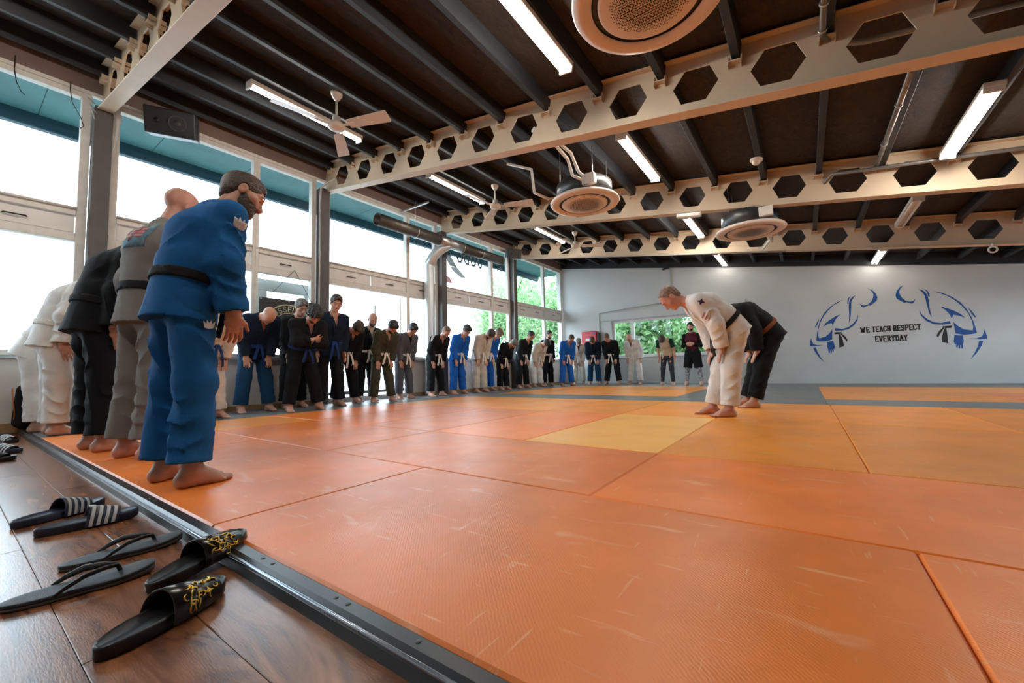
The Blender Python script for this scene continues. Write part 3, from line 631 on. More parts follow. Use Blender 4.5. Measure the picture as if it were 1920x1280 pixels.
# banner on the window beside the second column
bn = empty('gym_banner', (-7.16, 3.46, 1.4))
MB().box((-.004, -.47, -.42), (.004, .47, .42)).build('banner_cloth', mat('black_banner_vinyl', (.016, .017, .018), .5, bump=.15, bscale=8), bn)
M_GOLD = mat('pale_gold_print', (.66, .62, .40), .5)
for r0, r1 in ((.385, .404), (.245, .258)):
    n = 48; ring = MB()
    for k in range(n):
        a, b = 2*PI*k/n, 2*PI*(k+1)/n
        ring.add([(.0055, r*math.cos(t), r*math.sin(t)-.06) for t in (a, b) for r in (r0, r1)], [(0, 1, 3, 2)])
    ring.build('emblem_ring', M_GOLD, bn)
word = 'IJSSEL F'
for i, c in enumerate(word):
    if c == ' ': continue
    a = math.radians(146-i*14.5); ca, sa = math.cos(a), math.sin(a); m_ = MB()
    # letter up direction is radial, right direction is clockwise
    def M(u, v, w, ca=ca, sa=sa):
        rr = .275+v; t = u-.027
        return (.005+w, rr*ca+t*sa, rr*sa-t*ca-.06)
    strokes(m_, c, M, .054, .088, .0135, .001); m_.build('letter', M_GOLD, bn)
for y in (-.45, 0, .45): MB().lathe([(.008, 0), (.012, .002), (.015, 0)], (0, 0, 0), 10).build('eyelet', M_STEEL, bn, (.006, y, .40)).rotation_euler = (0, PI/2, 0)
for y in (-.35, .4): MB().tube([(-.04, .11, .97), (0, y, .42)], .004, 6).build('hanging_cord', M_BLACK, bn)
tag(bn, 'black banner with pale gold round emblem hung in the window behind the bowing men', 'banner')

# mirrored lettering and brush stroke on the outside of the fourth window
M_STK = mat('grey_window_vinyl', (.30, .35, .39), .6); M_RSTK = mat('red_window_vinyl', (.6, .08, .08), .6)
for m_, a_ in ((M_STK, .85), (M_RSTK, .85)): m_.node_tree.nodes['Principled BSDF'].inputs['Alpha'].default_value = a_   # thin see-through film
ws = empty('window_lettering', (WX-.018, 8.3, 3.5))
for i, c in enumerate('ODUJ'):
    y = 7.80+i*.27; m_ = MB()
    strokes(m_, c, lambda u, v, w: (-w, y-8.3+.19-u, v-.08), .18, .25, .06, .002); m_.build('letter', M_STK, ws)
for i, c in enumerate('UJTIUJ'):
    y = 8.05+i*.12; m_ = MB()
    strokes(m_, c, lambda u, v, w: (-w, y-8.3+.08-u, v-.27), .075, .10, .018, .002)
    if c in 'TI': m_.build('letter', M_STK, ws)
arc = [(7.40, 3.98), (7.44, 3.71), (7.58, 3.48), (7.79, 3.25), (8.14, 3.02), (7.93, 3.0), (7.64, 3.12), (7.44, 3.33), (7.33, 3.6), (7.30, 3.9)]
MB().prism([(a-8.3, b-3.5) for a, b in arc], -.002, 0, lambda u, v, w: (w, u, v)).build('brush_stroke', M_STK, ws)
MB().prism([(7.36-8.3, 2.95-3.5), (7.5-8.3, 2.95-3.5), (7.62-8.3, 2.80-3.5), (7.36-8.3, 2.78-3.5)], -.002, 0, lambda u, v, w: (w, u, v)).build('red_stroke', M_RSTK, ws)
sw = [(9.45, 3.42), (9.55, 3.55), (9.68, 3.62), (9.75, 3.55), (9.72, 3.40), (9.70, 3.53), (9.6, 3.52)]
MB().prism([(a-8.3, b-3.5) for a, b in sw], -.002, 0, lambda u, v, w: (w, u, v)).build('brush_stroke', M_STK, ws)
tag(ws, 'grey JUDO lettering with curved brush stroke, seen mirrored on the upper window', 'lettering')

# rope barrier along the windows
tag(MB().tube([(WX+.12, 7.3, 1.32), (WX+.12, 8.6, 1.28), (WX+.12, 10.0, 1.28)], .007, 6).build('rope', mat('tan_rope', (.45, .33, .24), .8)), 'thin tan rope stretched before the fourth window', 'rope')

# ---------------------------------------------------------------- footwear
def sole_outline(L, w, n=28, fore=1.0, heel=.8):
    pts = []
    for k in range(n):
        t = 2*PI*k/n; y = math.cos(t); x = math.sin(t)
        ww = w/2*(heel+(fore-heel)*(.5+.5*y))*(1-.16*math.exp(-((y+.1)/.3)**2))
        sx = abs(x)**.8*(1 if x >= 0 else -1)
        pts.append((ww*sx, L/2*y))
    return pts
def slab(outline, zs, top_dip=0.):
    """stack of scaled outlines -> closed solid; zs list of (z, scale)"""
    m = MB(); n = len(outline); vs = []
    for z, s in zs:
        for x, y in outline: vs.append((x*s, y*(1-(1-s)*.5), z+(abs(x)*top_dip if z > .01 else 0)+(.012*max(0, y/.15)**3 if z > .004 else .006*max(0, y/.15)**3)))
    fs = [(i*n+k, i*n+(k+1) % n, (i+1)*n+(k+1) % n, (i+1)*n+k) for i in range(len(zs)-1) for k in range(n)]
    vs.append((0, 0, zs[-1][0])); fs += [((len(zs)-1)*n+k, (len(zs)-1)*n+(k+1) % n, len(vs)-1) for k in range(n)]
    fs.append(tuple(range(n-1, -1, -1))); return m.add(vs, fs, True)
def slide(name, loc, rz, label, group, cat, msole, mband, kind, L=.285):
    e = empty(name, loc, rz); ol = sole_outline(L, .105)
    slab(ol, [(0, .95), (.004, .99), (.022, 1.0), (.028, .97), (.024, .86)], .1).build('sole', msole, e)
    # strap: arch from side to side over the forefoot
    y0, y1 = (-.015, .078) if kind != 'gold' else (-.025, .098)
    def arch(t, y, r=1.0):
        a = PI*t; f = (y-y0)/(y1-y0); hgt = (.072-.026*f)*r; wd = (.054-.004*f)*(1+(r-1))
        return (wd*math.cos(a)*1.0, y+.012*math.sin(a), .008+hgt*math.sin(a)**.8)
    def band(ya, yb, r0, r1, m, nm, par=e, t0=0., t1=1.):
        n = 16; vs = []; mb = MB()
        for rr in (r0, r1):
            for yy in (ya, (ya+yb)/2, yb):
                for k in range(n+1): vs.append(arch(t0+(t1-t0)*k/n, yy, rr))
        q = n+1; fs = []
        for k in range(n):
            for j in range(2):
                fs.append((j*q+k, j*q+k+1, (j+1)*q+k+1, (j+1)*q+k)); fs.append(((j+3)*q+k, (j+4)*q+k, (j+4)*q+k+1, (j+3)*q+k+1))
            fs.append((k, 3*q+k, 3*q+k+1, k+1)); fs.append((2*q+k, 2*q+k+1, 5*q+k+1, 5*q+k))
        return mb.add(vs, fs, True).build(nm, m, par)
    st = band(y0, y1, .94, 1.0, mband, 'strap')
    if kind == 'stripe':
        for k in range(4):
            a = y0+.010+k*.021; band(a, a+.0105, 1.003, 1.025, mat('white_stripe', (.55, .56, .57), .6), 'stripe', st)
    if kind == 'gold':
        rnd = random.Random(int(loc[0]*1000)); g = MB()
        for k in range(26):
            t0 = rnd.uniform(.06, .42); yy = y0+rnd.uniform(.03, .10); pts = []
            a0 = rnd.uniform(0, 6); cur = rnd.uniform(-1.0, 1.0); t, y_ = t0, yy
            for j in range(7):
                pts.append(V(*arch(min(max(t, .02), .98), min(max(y_, y0+.01), y1-.008), 1.02))); t += .025*math.cos(a0); y_ += .0045*math.sin(a0); a0 += cur
            g.tube(pts, [.0006, .0016, .0022, .0024, .002, .0014, .0005], 5)
        g.build('gold_ornament', mat('gold_foil', (.72, .46, .08), .3, metal=.8), st)
    return tag(e, label, cat, group)
def flipflop(loc, rz, label, group, L=.295):
    e = empty('flip_flop', loc, rz); ol = sole_outline(L, .11, 32)
    slab(ol, [(0, .95), (.003, .99), (.008, 1.0), (.0085, .985)], 0).build('outsole', mat('grey_brown_rubber', (.09, .08, .07), .6), e)
    slab(ol, [(.009, .98), (.010, .995), (.017, .99), (.0185, .95), (.018, .7)], 0).build('footbed', mat('dark_blue_grey_foam', (.028, .036, .048), .5, bump=.3, bscale=500), e)
    pt = V(0, .075, .02)
    for s in (-1, 1):
        pts = [pt, pt+V(s*.004, -.008, .022), V(s*.018, .04, .047), V(s*.036, .0, .045), V(s*.047, -.035, .03), V(s*.050, -.06, .014)]
        MB().tube(pts, [.005, .006, .0085, .0095, .008, .005], 8, r2=.5).build('thong_strap', mat('dark_strap_rubber', (.016, .017, .02), .5), e)
    MB().tube([V(0, .075, .012), pt+V(0, -.006, .024)], .0045, 8).build('toe_post', MATS['dark_strap_rubber'], e)
    return tag(e, label, 'flip-flop', group)
M_NAVY = mat('navy_slide_foam', (.012, .02, .045), .45); M_BSL = mat('black_slide_rubber', (.010, .010, .011), .35); M_BPAT = mat('black_satin_leather', (.016, .013, .011), .22)
WZ = -.0445
def yaw_of(a, b): return math.atan2(-(b[0]-a[0]), b[1]-a[1])
for a, b, l, k in (((-2.56, .19), (-2.66, .47), 'navy striped slide sandal, the farther of the pair on the planks', 's'), ((-2.36, .23), (-2.33, .52), 'navy striped slide sandal, the nearer of the pair on the planks', 's'),
                ((-1.87, .235), (-1.85, .535), 'dark rubber flip-flop, the farther of the pair', 'f'), ((-1.68, .11), (-1.64, .41), 'dark rubber flip-flop, nearer one cut by the left edge', 'f'),
                ((-1.47, .37), (-1.565, .645), 'black slide with gold ornament resting on the mat edge strip', 'g'), ((-1.215, .21), (-1.325, .475), 'black slide with gold ornament, nearest to the camera', 'g')):
    loc = ((a[0]+b[0])/2, (a[1]+b[1])/2, WZ); rz = yaw_of(a, b); L = math.dist(a, b)
    if k == 's': slide('slide_sandal', loc, rz, l, 'navy striped slides', 'sandal', M_NAVY, M_NAVY, 'stripe', L)
    elif k == 'f': flipflop(loc, rz, l, 'dark flip-flops', L)
    else:
        o = slide('slide_sandal', loc if 'nearest' in l else (loc[0], loc[1]-.02, WZ+.014), rz, l, 'black slides with gold ornament', 'sandal', M_BSL, M_BPAT, 'gold', L)
        if 'resting' in l: o.rotation_euler = (math.radians(6), 0, rz)
slide('slide_sandal', (-5.35, .33, WZ), yaw_of((-5.55, .2), (-5.3, .42)), 'dark striped slide lying at the left edge, in front of the white trousers', 'slides by the left edge', 'sandal', M_NAVY, M_NAVY, 'stripe')
slide('slide_sandal', (-4.85, .25, WZ), yaw_of((-5.0, .1), (-4.75, .40)), 'plain black slide at the left edge, nearest of the far shoes', 'slides by the left edge', 'sandal', M_BSL, M_BSL, 'plain')
flipflop((-5.1, .22, WZ), yaw_of((-5.3, .1), (-5.0, .4)), 'black flip-flop at the left edge between two slides', 'slides by the left edge')
slide('slide_sandal', (-6.25, .40, WZ), yaw_of((-6.4, .3), (-6.1, .45)), 'dark slide with pale stripes by the low wall', 'slides by the left edge', 'sandal', M_BSL, M_BSL, 'stripe')
slide('slide_sandal', (-6.55, .36, WZ), yaw_of((-6.7, .3), (-6.4, .4)), 'black slide closest to the low wall at the left', 'slides by the left edge', 'sandal', M_BSL, M_BSL, 'plain')

# ---------------------------------------------------------------- trees outside
M_LEAF = mat_leaf('pale_green_leaves', (.15, .33, .13), (.42, .56, .31)); M_LEAF2 = mat_leaf('deep_green_leaves', (.09, .27, .09), (.38, .54, .26)); M_BARK = mat('bark', (.14, .10, .075), .9)
def tree(x, y, h, r, n, label, seed, m, low=.15, leaf=.11):
    rng = np.random.default_rng(seed); t = empty('tree', (x, y, -.3))
    tk = MB().tube([(0, 0, 0), (.1, .05, h*.35), (-.05, .1, h*.8)], [.16, .12, .05], 8)
    for k in range(7):
        a = k*2.4; z0 = h*(.25+.08*k); tk.tube([(0, 0, z0), (r*.5*math.cos(a), r*.5*math.sin(a), z0+h*.1), (r*.8*math.cos(a), r*.8*math.sin(a), z0+h*.2)], [.06, .035, .012], 6)
    tk.build('trunk', M_BARK, t)
    bl = rng.normal(size=(26, 3)); bl /= np.linalg.norm(bl, axis=1)[:, None]; bl *= rng.uniform(.35, .95, (26, 1))
    c = np.stack([bl[:, 0]*r, bl[:, 1]*r, h*(low+(1-low)*(.5+.5*bl[:, 2]))], 1)
    ci = rng.integers(0, 26, n); P_ = c[ci]+rng.normal(size=(n, 3))*r*.17
    P_ = P_[P_[:, 2] > .1]; n = len(P_)
    a = rng.normal(size=(n, 3)); a /= np.linalg.norm(a, axis=1)[:, None]; b = np.cross(a, rng.normal(size=(n, 3))); b /= np.linalg.norm(b, axis=1)[:, None]
    s = leaf*rng.uniform(.6, 1.3, (n, 1)); q = np.stack([P_-a*s, P_+b*s*.45, P_+a*s, P_-b*s*.45], 1).reshape(-1, 3)
    me = np_mesh('foliage', q, np.zeros((0, 3), int), np.arange(4*n).reshape(-1, 4), False); o = obj('foliage', me, m, t); o['kind'] = 'stuff'
    tag(t, label, 'tree')
tree(-11.5, 16.0, 6.0, 2.2, 5500, 'pale leafy tree outside the fourth window, left of the others', 1, M_LEAF)
tree(-14.5, 21.5, 7.5, 3.0, 6500, 'pale leafy tree outside the last window on the left wall', 2, M_LEAF)
tree(-10.0, 20.0, 6.5, 2.4, 9000, 'leafy tree outside the corner of the room', 3, M_LEAF2)
for i, (x, y) in enumerate(((-8.0, 18.2), (-5.6, 17.6), (-3.0, 18.2), (-.6, 17.8))):
    tree(x, y, 4.6, 1.7, 9000, ['green tree at the left end of the far window', 'green tree filling the middle of the far window', 'green tree behind the man in the maroon shirt, outside the far window', 'green tree at the right end of the far window'][i], 10+i, M_LEAF2, .0, .13)

# ---------------------------------------------------------------- people
class Vol:
    """signed distance grid; prims are blended in their own boxes, then meshed"""
    fold = 1.
    def __init__(s, lo, hi, h):
        s.lo = np.array(lo, np.float32); s.h = h; s.n = np.maximum(np.ceil((np.array(hi)-s.lo)/h).astype(int)+1, 3)
        s.ax = [s.lo[i]+h*np.arange(s.n[i], dtype=np.float32) for i in range(3)]
        s.d = np.full(s.n, .3, np.float32)
    def sub(s, lo, hi):
        i0 = np.clip(np.floor((np.array(lo)-s.lo)/s.h).astype(int), 0, s.n); i1 = np.clip(np.ceil((np.array(hi)-s.lo)/s.h).astype(int)+1, 0, s.n)
        if np.any(i1 <= i0): return None
        sl = tuple(slice(a, b) for a, b in zip(i0, i1))
        return sl, s.ax[0][sl[0]][:, None, None], s.ax[1][sl[1]][None, :, None], s.ax[2][sl[2]][None, None, :]
    def blend(s, sl, d, k, op):
        a = s.d[sl]
        if op == 'u':
            if k > 0: hh = np.maximum(k-np.abs(a-d), 0)/k; s.d[sl] = np.minimum(a, d)-hh*hh*k*.25
            else: s.d[sl] = np.minimum(a, d)
        else:
            if k > 0: hh = np.maximum(k-np.abs(a+d), 0)/k; s.d[sl] = np.maximum(a, -d)+hh*hh*k*.25
            else: s.d[sl] = np.maximum(a, -d)
    def cone(s, a, b, ra, rb, k=.02, side=None, ss=1., flat=False, flata=False, wr=None, op='u'):
        a = np.asarray(a, float); b = np.asarray(b, float); m = max(ra, rb)*max(ss, 1)+k+.03
        g = s.sub(np.minimum(a, b)-m, np.maximum(a, b)+m)
        if g is None: return
        sl, X, Y, Z = g; ba = (b-a).astype(np.float32); L2 = float(ba@ba)+1e-9; L = math.sqrt(L2)
        px, py, pz = X-np.float32(a[0]), Y-np.float32(a[1]), Z-np.float32(a[2])
        t = (px*ba[0]+py*ba[1]+pz*ba[2])/np.float32(L2)
        e = 1+(rb/L if flat else 0)*1.5; e0 = -(ra/L if flata else 0)*1.5
        h = np.clip(t, e0, e); qx, qy, qz = px-ba[0]*h, py-ba[1]*h, pz-ba[2]*h
        q2 = qx*qx+qy*qy+qz*qz
        if side is not None:
            sd = unit(side); c = qx*np.float32(sd[0])+qy*np.float32(sd[1])+qz*np.float32(sd[2]); q2 = q2-c*c*np.float32(1-1/ss**2)
        r = ra+(rb-ra)*np.clip(h, 0, 1)
        if wr is not None:
            A, lam, skew, ph, lo_, hi_ = wr
            u = unit(np.cross(ba, (.3, .9, .2))); w2 = np.cross(unit(ba), u)
            ang = (qx*np.float32(u[0])+qy*np.float32(u[1])+qz*np.float32(u[2])); an2 = (qx*np.float32(w2[0])+qy*np.float32(w2[1])+qz*np.float32(w2[2]))
            al = t*L
            p1 = (al+skew*ang)*(PI/lam)+ph+1.1*np.sin(an2*17+ph); p2 = (al*.4-ang*1.2+an2*.6)*(PI/lam)*1.1+ph*1.7+.7*np.sin(al*11)
            f = (1-2*np.sqrt(np.abs(np.sin(p1))+.01))*(.5+.5*np.sin(an2*24+al*8+ph*2))+.7*(1-2*np.sqrt(np.abs(np.sin(p2))+.01))*(.5+.5*np.sin(ang*20-al*7+ph))
            mk = np.clip((t-lo_)*6, 0, 1)*np.clip((hi_-t)*6, 0, 1)
            r = r+A*Vol.fold*f*mk
        d = np.sqrt(np.maximum(q2, 1e-10))-r
        if flat: d = np.maximum(d, (t-1)*L)
        if flata: d = np.maximum(d, -t*L)
        s.blend(sl, d.astype(np.float32), k, op)
    def ell(s, c, r, M, k=.02, op='u'):
        """ellipsoid, M columns = axes"""
        c = np.asarray(c, float); r = np.asarray(r, float); m = max(r)+k+.02; g = s.sub(c-m, c+m)
        if g is None: return
        sl, X, Y, Z = g; px, py, pz = X-np.float32(c[0]), Y-np.float32(c[1]), Z-np.float32(c[2]); k0 = 0; k1 = 0
        for i in range(3):
            q = px*np.float32(M[0, i])+py*np.float32(M[1, i])+pz*np.float32(M[2, i]); k0 = k0+(q/np.float32(r[i]))**2; k1 = k1+(q/np.float32(r[i]**2))**2
        k0 = np.sqrt(k0); k1 = np.sqrt(k1)+1e-6
        s.blend(sl, (k0*(k0-1)/k1).astype(np.float32), k, op)
    def grids(s): return s.ax[0][:, None, None], s.ax[1][None, :, None], s.ax[2][None, None, :]
    def plane(s, p, n, sel=None):
        """keep the side n points away from"""
        X, Y, Z = s.grids(); d = (X-p[0])*n[0]+(Y-p[1])*n[1]+(Z-p[2])*n[2]; s.d = np.maximum(s.d, d.astype(np.float32))
    def at(s, p):
        i = np.clip(np.round((np.asarray(p)-s.lo)/s.h).astype(int), 0, s.n-1); return float(s.d[tuple(i)])
    def arrays(s, d=None, adapt=.0):
        g = openvdb.FloatGrid(.3); dd = s.d if d is None else d
        dd = np.clip(dd, -4*s.h, 4*s.h)/s.h
        g = openvdb.FloatGrid(4.0); g.copyFromArray(np.ascontiguousarray(dd, dtype=np.float32))
        p, t, q = g.convertToPolygons(isovalue=0., adaptivity=adapt)
        return np.asarray(p, np.float32)*s.h+s.lo, np.asarray(t, np.int32).reshape(-1, 3), np.asarray(q, np.int32).reshape(-1, 4)
def join(parts):
    P_, T, Q = [], [], []; o = 0
    for p, t, q in parts: P_.append(p); T.append(t+o); Q.append(q+o); o += len(p)
    return np.concatenate(P_), np.concatenate(T), np.concatenate(Q)
FLIP = True
def vmesh(name, parts, m, parent):
    p, t, q = join(parts)
    if FLIP: t = t[:, ::-1]; q = q[:, ::-1]
    return obj(name, np_mesh(name, p, t, q), m, parent)
def ik(a, b, l1, l2, pole):
    a, b = np.asarray(a, float), np.asarray(b, float); d = b-a; L = np.linalg.norm(d); L = min(L, (l1+l2)*.999); u = unit(d); b = a+u*L
    x = (l1*l1-l2*l2+L*L)/(2*L); h = math.sqrt(max(l1*l1-x*x, 0)); p = np.asarray(pole, float); p = unit(p-u*(p@u)); return a+u*x+p*h, b
def rotx(v, a):   # pitch forward about local x: up leans to +y
    c, s = math.cos(a), math.sin(a); return V(v[0], c*v[1]+s*v[2], -s*v[1]+c*v[2])

SKIN = {'fair': mat('fair_skin', (.56, .31, .225), .5, bump=.06, bscale=180, var=.08, vscale=14), 'tan': mat('tan_skin', (.45, .225, .145), .5, bump=.06, bscale=180, var=.08, vscale=14),
        'ruddy': mat('ruddy_skin', (.52, .25, .185), .48, bump=.06, bscale=180, var=.08, vscale=14), 'dark': mat('brown_skin', (.25, .125, .08), .48, bump=.06, bscale=180, var=.08)}
HAIR = {k: mat(k+'_hair', c, .5, bump=.8, bscale=170, stretch=(1, .3, .5), var=.45, vscale=90, alt=tuple(q*.45 for q in c)) for k, c in dict(dark=(.018, .012, .009), brown=(.05, .028, .016), sandy=(.15, .085, .045), grey=(.17, .155, .14), stubble=(.24, .15, .11), black=(.010, .009, .009)).items()}
def cloth(n, c, **k): return mat(n, c, .85, bump=.35, bscale=260, var=.12, vscale=7, spec=.2, bdist=.004, folds=.6, **k)
CL = {'royal': cloth('royal_blue_cotton', (.006, .092, .275)), 'grey': cloth('grey_cotton', (.20, .185, .17)), 'black': cloth('black_cotton', (.0065, .0075, .0095)), 'navy': cloth('navy_cotton', (.006, .015, .034)),
      'white': cloth('white_cotton', (.70, .685, .66)), 'olive': cloth('olive_cotton', (.052, .05, .030)), 'slate': cloth('slate_grey_cotton', (.085, .088, .105)), 'bright': cloth('bright_blue_cotton', (.010, .11, .44)),
      'cream': cloth('off_white_cotton', (.60, .545, .47)), 'deepblue': cloth('deep_blue_cotton', (.006, .04, .10)), 'beige': cloth('beige_jersey', (.50, .40, .29)), 'maroon': cloth('maroon_jersey', (.075, .012, .022)),
      'green': cloth('dark_green_jersey', (.010, .05, .04)), 'legging': cloth('blue_grey_legging', (.03, .037, .05)), 'lightgrey': mat('black_and_white_print', (.42, .44, .47), .8, var=.3, vscale=16, alt=(.012, .012, .016)), 'belt_black': cloth('black_belt_cotton', (.012, .012, .013)),
      'belt_white': cloth('white_belt_cotton', (.72, .69, .63)), 'belt_blue': cloth('blue_belt_cotton', (.012, .04, .17)), 'belt_brown': cloth('brown_belt_cotton', (.17, .06, .03)), 'red': cloth('red_bar_cotton', (.42, .012, .02)), 'pink': cloth('pink_shirt_jersey', (.45, .28, .26))}
M_EYE = mat('eye_dark', (.015, .010, .008), .15); M_PATCH = mat('pale_embroidery', (.55, .55, .54), .7)

def person(pos, yaw, label, H=1.78, bow=0., head=None, hyaw=0., stance=.26, hands='thigh', gi=('black', 'black'), belt='white', skin='fair', hair='dark', hstyle='short', beard=None,
           fine=1., bulk=1.05, shirt=None, group='people lined up in the dojo', wear='gi', sleeve='royal', back=None, knee=.0, hand_t=None, toe=.16, vneck=.06, extra=None, stag=0., nk=.1, skirt=.215):
    Vol.fold = 1.7 if fine < 1.05 else 1.1
    s = H/1.78; root = empty('person', (pos[0], pos[1], 0), yaw); tag(root, label, 'person', group)
    rng = random.Random(hash_(label)); X = V(1, 0, 0); Yv = V(0, 1, 0); Zv = V(0, 0, 1)
    b = math.radians(bow); hp = math.radians(bow*.9 if head is None else head)
    # --- skeleton
    ank = {sd: V(sd*stance/2, -.03+sd*stag/2, .085*s) for sd in (-1, 1)}
    hipc = V(0, (-.02-.12*math.sin(b) if back is None else -back), (.935-.03*math.sin(b)-knee)*s)
    hip = {sd: hipc+V(sd*.088*s, 0, -.01) for sd in (-1, 1)}; kn = {}
    for sd in (-1, 1):
        reach = np.linalg.norm(hip[sd]-ank[sd]); l = reach/2/.9985
        kn[sd], _ = ik(hip[sd], ank[sd], l, l, (sd*.15, 1, 0))
    pk = .30+.36*math.sin(b)
    pu = rotx(Zv, b*pk); wu = rotx(Zv, b*.88); cu = rotx(Zv, b*1.06+.04); pf = rotx(Yv, b*pk); wf_ = rotx(Yv, b*.88); cf = rotx(Yv, b*1.06+.04)
    c0 = hipc+pu*.03*s; waist = c0+pu*.15*s; chest = waist+wu*.19*s; nb = chest+cu*.185*s
    na = (b*1.06+hp)/2+nk; nu = rotx(Zv, na); hb = nb+nu*.064*s
    hu = rotx(Zv, hp); hf = rotx(Yv, hp); hx = X.copy()
    if hyaw:
        cy, sy = math.cos(math.radians(hyaw)), math.sin(math.radians(hyaw)); hx, hf = cy*X+sy*hf, cy*hf-sy*X
    hc = hb+hu*.12*s+hf*.018*s
    sh = {sd: nb-cu*.086*s+X*sd*.172*s*bulk-cf*.002 for sd in (-1, 1)}
    l1, l2 = .285*s, .255*s; wrist, elb, hd, hn, mode_ = {}, {}, {}, {}, {}
    for sd in (-1, 1):
        mode = mode_[sd] = hands if isinstance(hands, str) else hands[0 if sd < 0 else 1]
        th = unit(kn[sd]-hip[sd]); tf = unit(np.cross(X, th)); tf = tf if tf[1] > 0 else -tf
        ht_ = hand_t
        if ht_ is None and mode in ('thigh', 'outer'):      # as far down the thigh as a nearly straight arm reaches
            ho = tf*.115*s*bulk+X*sd*.035 if mode == 'thigh' else tf*.05*s+X*sd*.125
            ht_ = min(np.linspace(.1, .98, 45), key=lambda q: abs(np.linalg.norm(hip[sd]+(kn[sd]-hip[sd])*q+ho-th*.07*s-sh[sd])-.975*(l1+l2)))
        if mode == 'thigh':
            tgt = hip[sd]+(kn[sd]-hip[sd])*ht_+tf*.115*s*bulk+X*sd*.035
            hd[sd] = unit(th+tf*.12-X*sd*.16); hn[sd] = -tf; wr_ = tgt-hd[sd]*.07*s; pole = X*sd*.7-Yv*.8+Zv*.2
        elif mode == 'outer':
            tgt = hip[sd]+(kn[sd]-hip[sd])*ht_+tf*.05*s+X*sd*.125
            hd[sd] = unit(th+tf*.2); hn[sd] = -X*sd; wr_ = tgt-hd[sd]*.07*s; pole = X*sd*.7-Yv*.8+Zv*.2
        elif mode == 'side':
            wr_ = sh[sd]+V(sd*.06, .0, -.53*s); hd[sd] = unit(V(-sd*.1, .12, -1)); hn[sd] = V(-sd, .1, 0); pole = X*sd*.5-Yv*.9
        elif mode == 'front':
            wr_ = sh[sd]+V(sd*.02, .22, -.47*s); hd[sd] = unit(V(-sd*.15, .1, -1)); hn[sd] = unit(V(-sd, -.6, 0)); pole = X*sd*.5-Yv*.9
        elif mode == 'fold':
            wr_ = chest+wf_*.19*s*bulk-X*sd*(.05)-wu*(.05 if sd > 0 else .11)*s; hd[sd] = unit(-X*sd+wf_*.0+wu*.15); hn[sd] = -wf_; pole = X*sd*1.-Zv*.6+Yv*.1
        else:      # clasped before the belly
            wr_ = waist+pf*.20*s+X*sd*.075*s+wu*.06; hd[sd] = unit(-X*sd*.8+wf_*.35-wu*.2); hn[sd] = -wf_; pole = X*sd*.55-Zv*.8-Yv*.5
        elb[sd], wrist[sd] = ik(sh[sd], wr_, l1, l2, pole)
    A3 = np.stack([X, Yv, Zv], 1); HM = np.stack([hx, hf, hu], 1)
    hs = s*1.07
    def hpt(x, y, z): return hc+(hx*x+hf*y+hu*z)*hs
    # --- skin surface
    parts = []
    bare = wear != 'gi'
    def bodyprims(v, k=.03):
        v.cone(c0-pu*.05*s, waist, .112*s*bulk, .104*s*bulk, k, X, 1.32); v.cone(waist, chest, .104*s*bulk, .112*s*bulk, k, X, 1.3)
        v.cone(chest, nb-cu*.045*s, .114*s*bulk, .082*s, k, X, 1.5); v.cone(nb-cu*.05*s, hb+hu*.04*s, .064*s, .054*s, .03)
        for sd in (-1, 1):
            v.cone(nb-cu*.03*s, sh[sd], .05*s, .058*s, .03); v.cone(sh[sd], elb[sd], .052*s*bulk, .042*s*bulk, .03); v.cone(elb[sd], wrist[sd], .042*s*bulk, .027*s, .02)
            v.cone(hip[sd], kn[sd], (.088 if bare else .078)*s*bulk, .058*s, .04); v.cone(kn[sd]+V(0, -.012, -.02), ank[sd]+V(0, -.01, .12*s), .056*s, .042*s, .03); v.cone(ank[sd]+V(0, -.01, .12*s), ank[sd], .042*s, .036*s, .03)
    lo = np.min([hipc-.45, ank[-1]-.2, ank[1]-.2, nb-.45, wrist[-1]-.1, wrist[1]-.1], 0); hi = np.max([hipc+.45, ank[1]+.2, nb+.35, wrist[-1]+.12, wrist[1]+.12], 0); lo[2] = .0
    v = Vol(lo, hi, (.011 if bare else .018)*max(fine, 1)); bodyprims(v); parts.append(v.arrays())
    fh = .0038*fine
    # head
    v = Vol(hc-.185*s, hc+.185*s, fh*1.1)
    v.cone(nb-cu*.05*s, hb+hu*.04*s, .064*s, .054*s, .03)
    v.ell(hpt(0, -.014, .028), V(.077, .099, .088)*hs, HM, .03); v.ell(hpt(0, .02, -.03), V(.064, .072, .086)*hs, HM, .03)
    v.ell(hpt(0, .036, -.082), V(.047, .048, .036)*hs, HM, .03); v.ell(hpt(0, .07, -.1), V(.024, .02, .02)*hs, HM, .02)
    for sd in (-1, 1):
        v.ell(hpt(sd*.042, .05, -.028), V(.028, .03, .026)*hs, HM, .02); v.cone(hpt(sd*.01, .084, .017), hpt(sd*.045, .066, .013), .0135*hs, .010*hs, .012)
        v.ell(hpt(sd*.033, .096, -.006), V(.018, .017, .013)*hs, HM, .012, 'd'); v.ell(hpt(sd*.032, .073, -.007), V(.0145, .014, .0125)*hs, HM, .004)
        v.ell(hpt(sd*.076, -.008, -.014), V(.0105, .019, .031)*hs, HM, .008); v.ell(hpt(sd*.087, -.002, -.012), V(.007, .012, .02)*hs, HM, .006, 'd')
        v.ell(hpt(sd*.0125, .1, -.045), V(.0085, .011, .008)*hs, HM, .008)
    v.cone(hpt(0, .086, .004), hpt(0, .110, -.038), .0085*hs, .0115*hs, .012)
    v.cone(hpt(-.017, .082, -.066), hpt(.017, .082, -.066), .0085*hs, .0085*hs, .008); v.cone(hpt(-.014, .08, -.080), hpt(.014, .08, -.080), .0095*hs, .0095*hs, .006)
    v.cone(hpt(-.022, .094, -.073), hpt(.022, .094, -.073), .003*hs, .003*hs, .004, op='d')
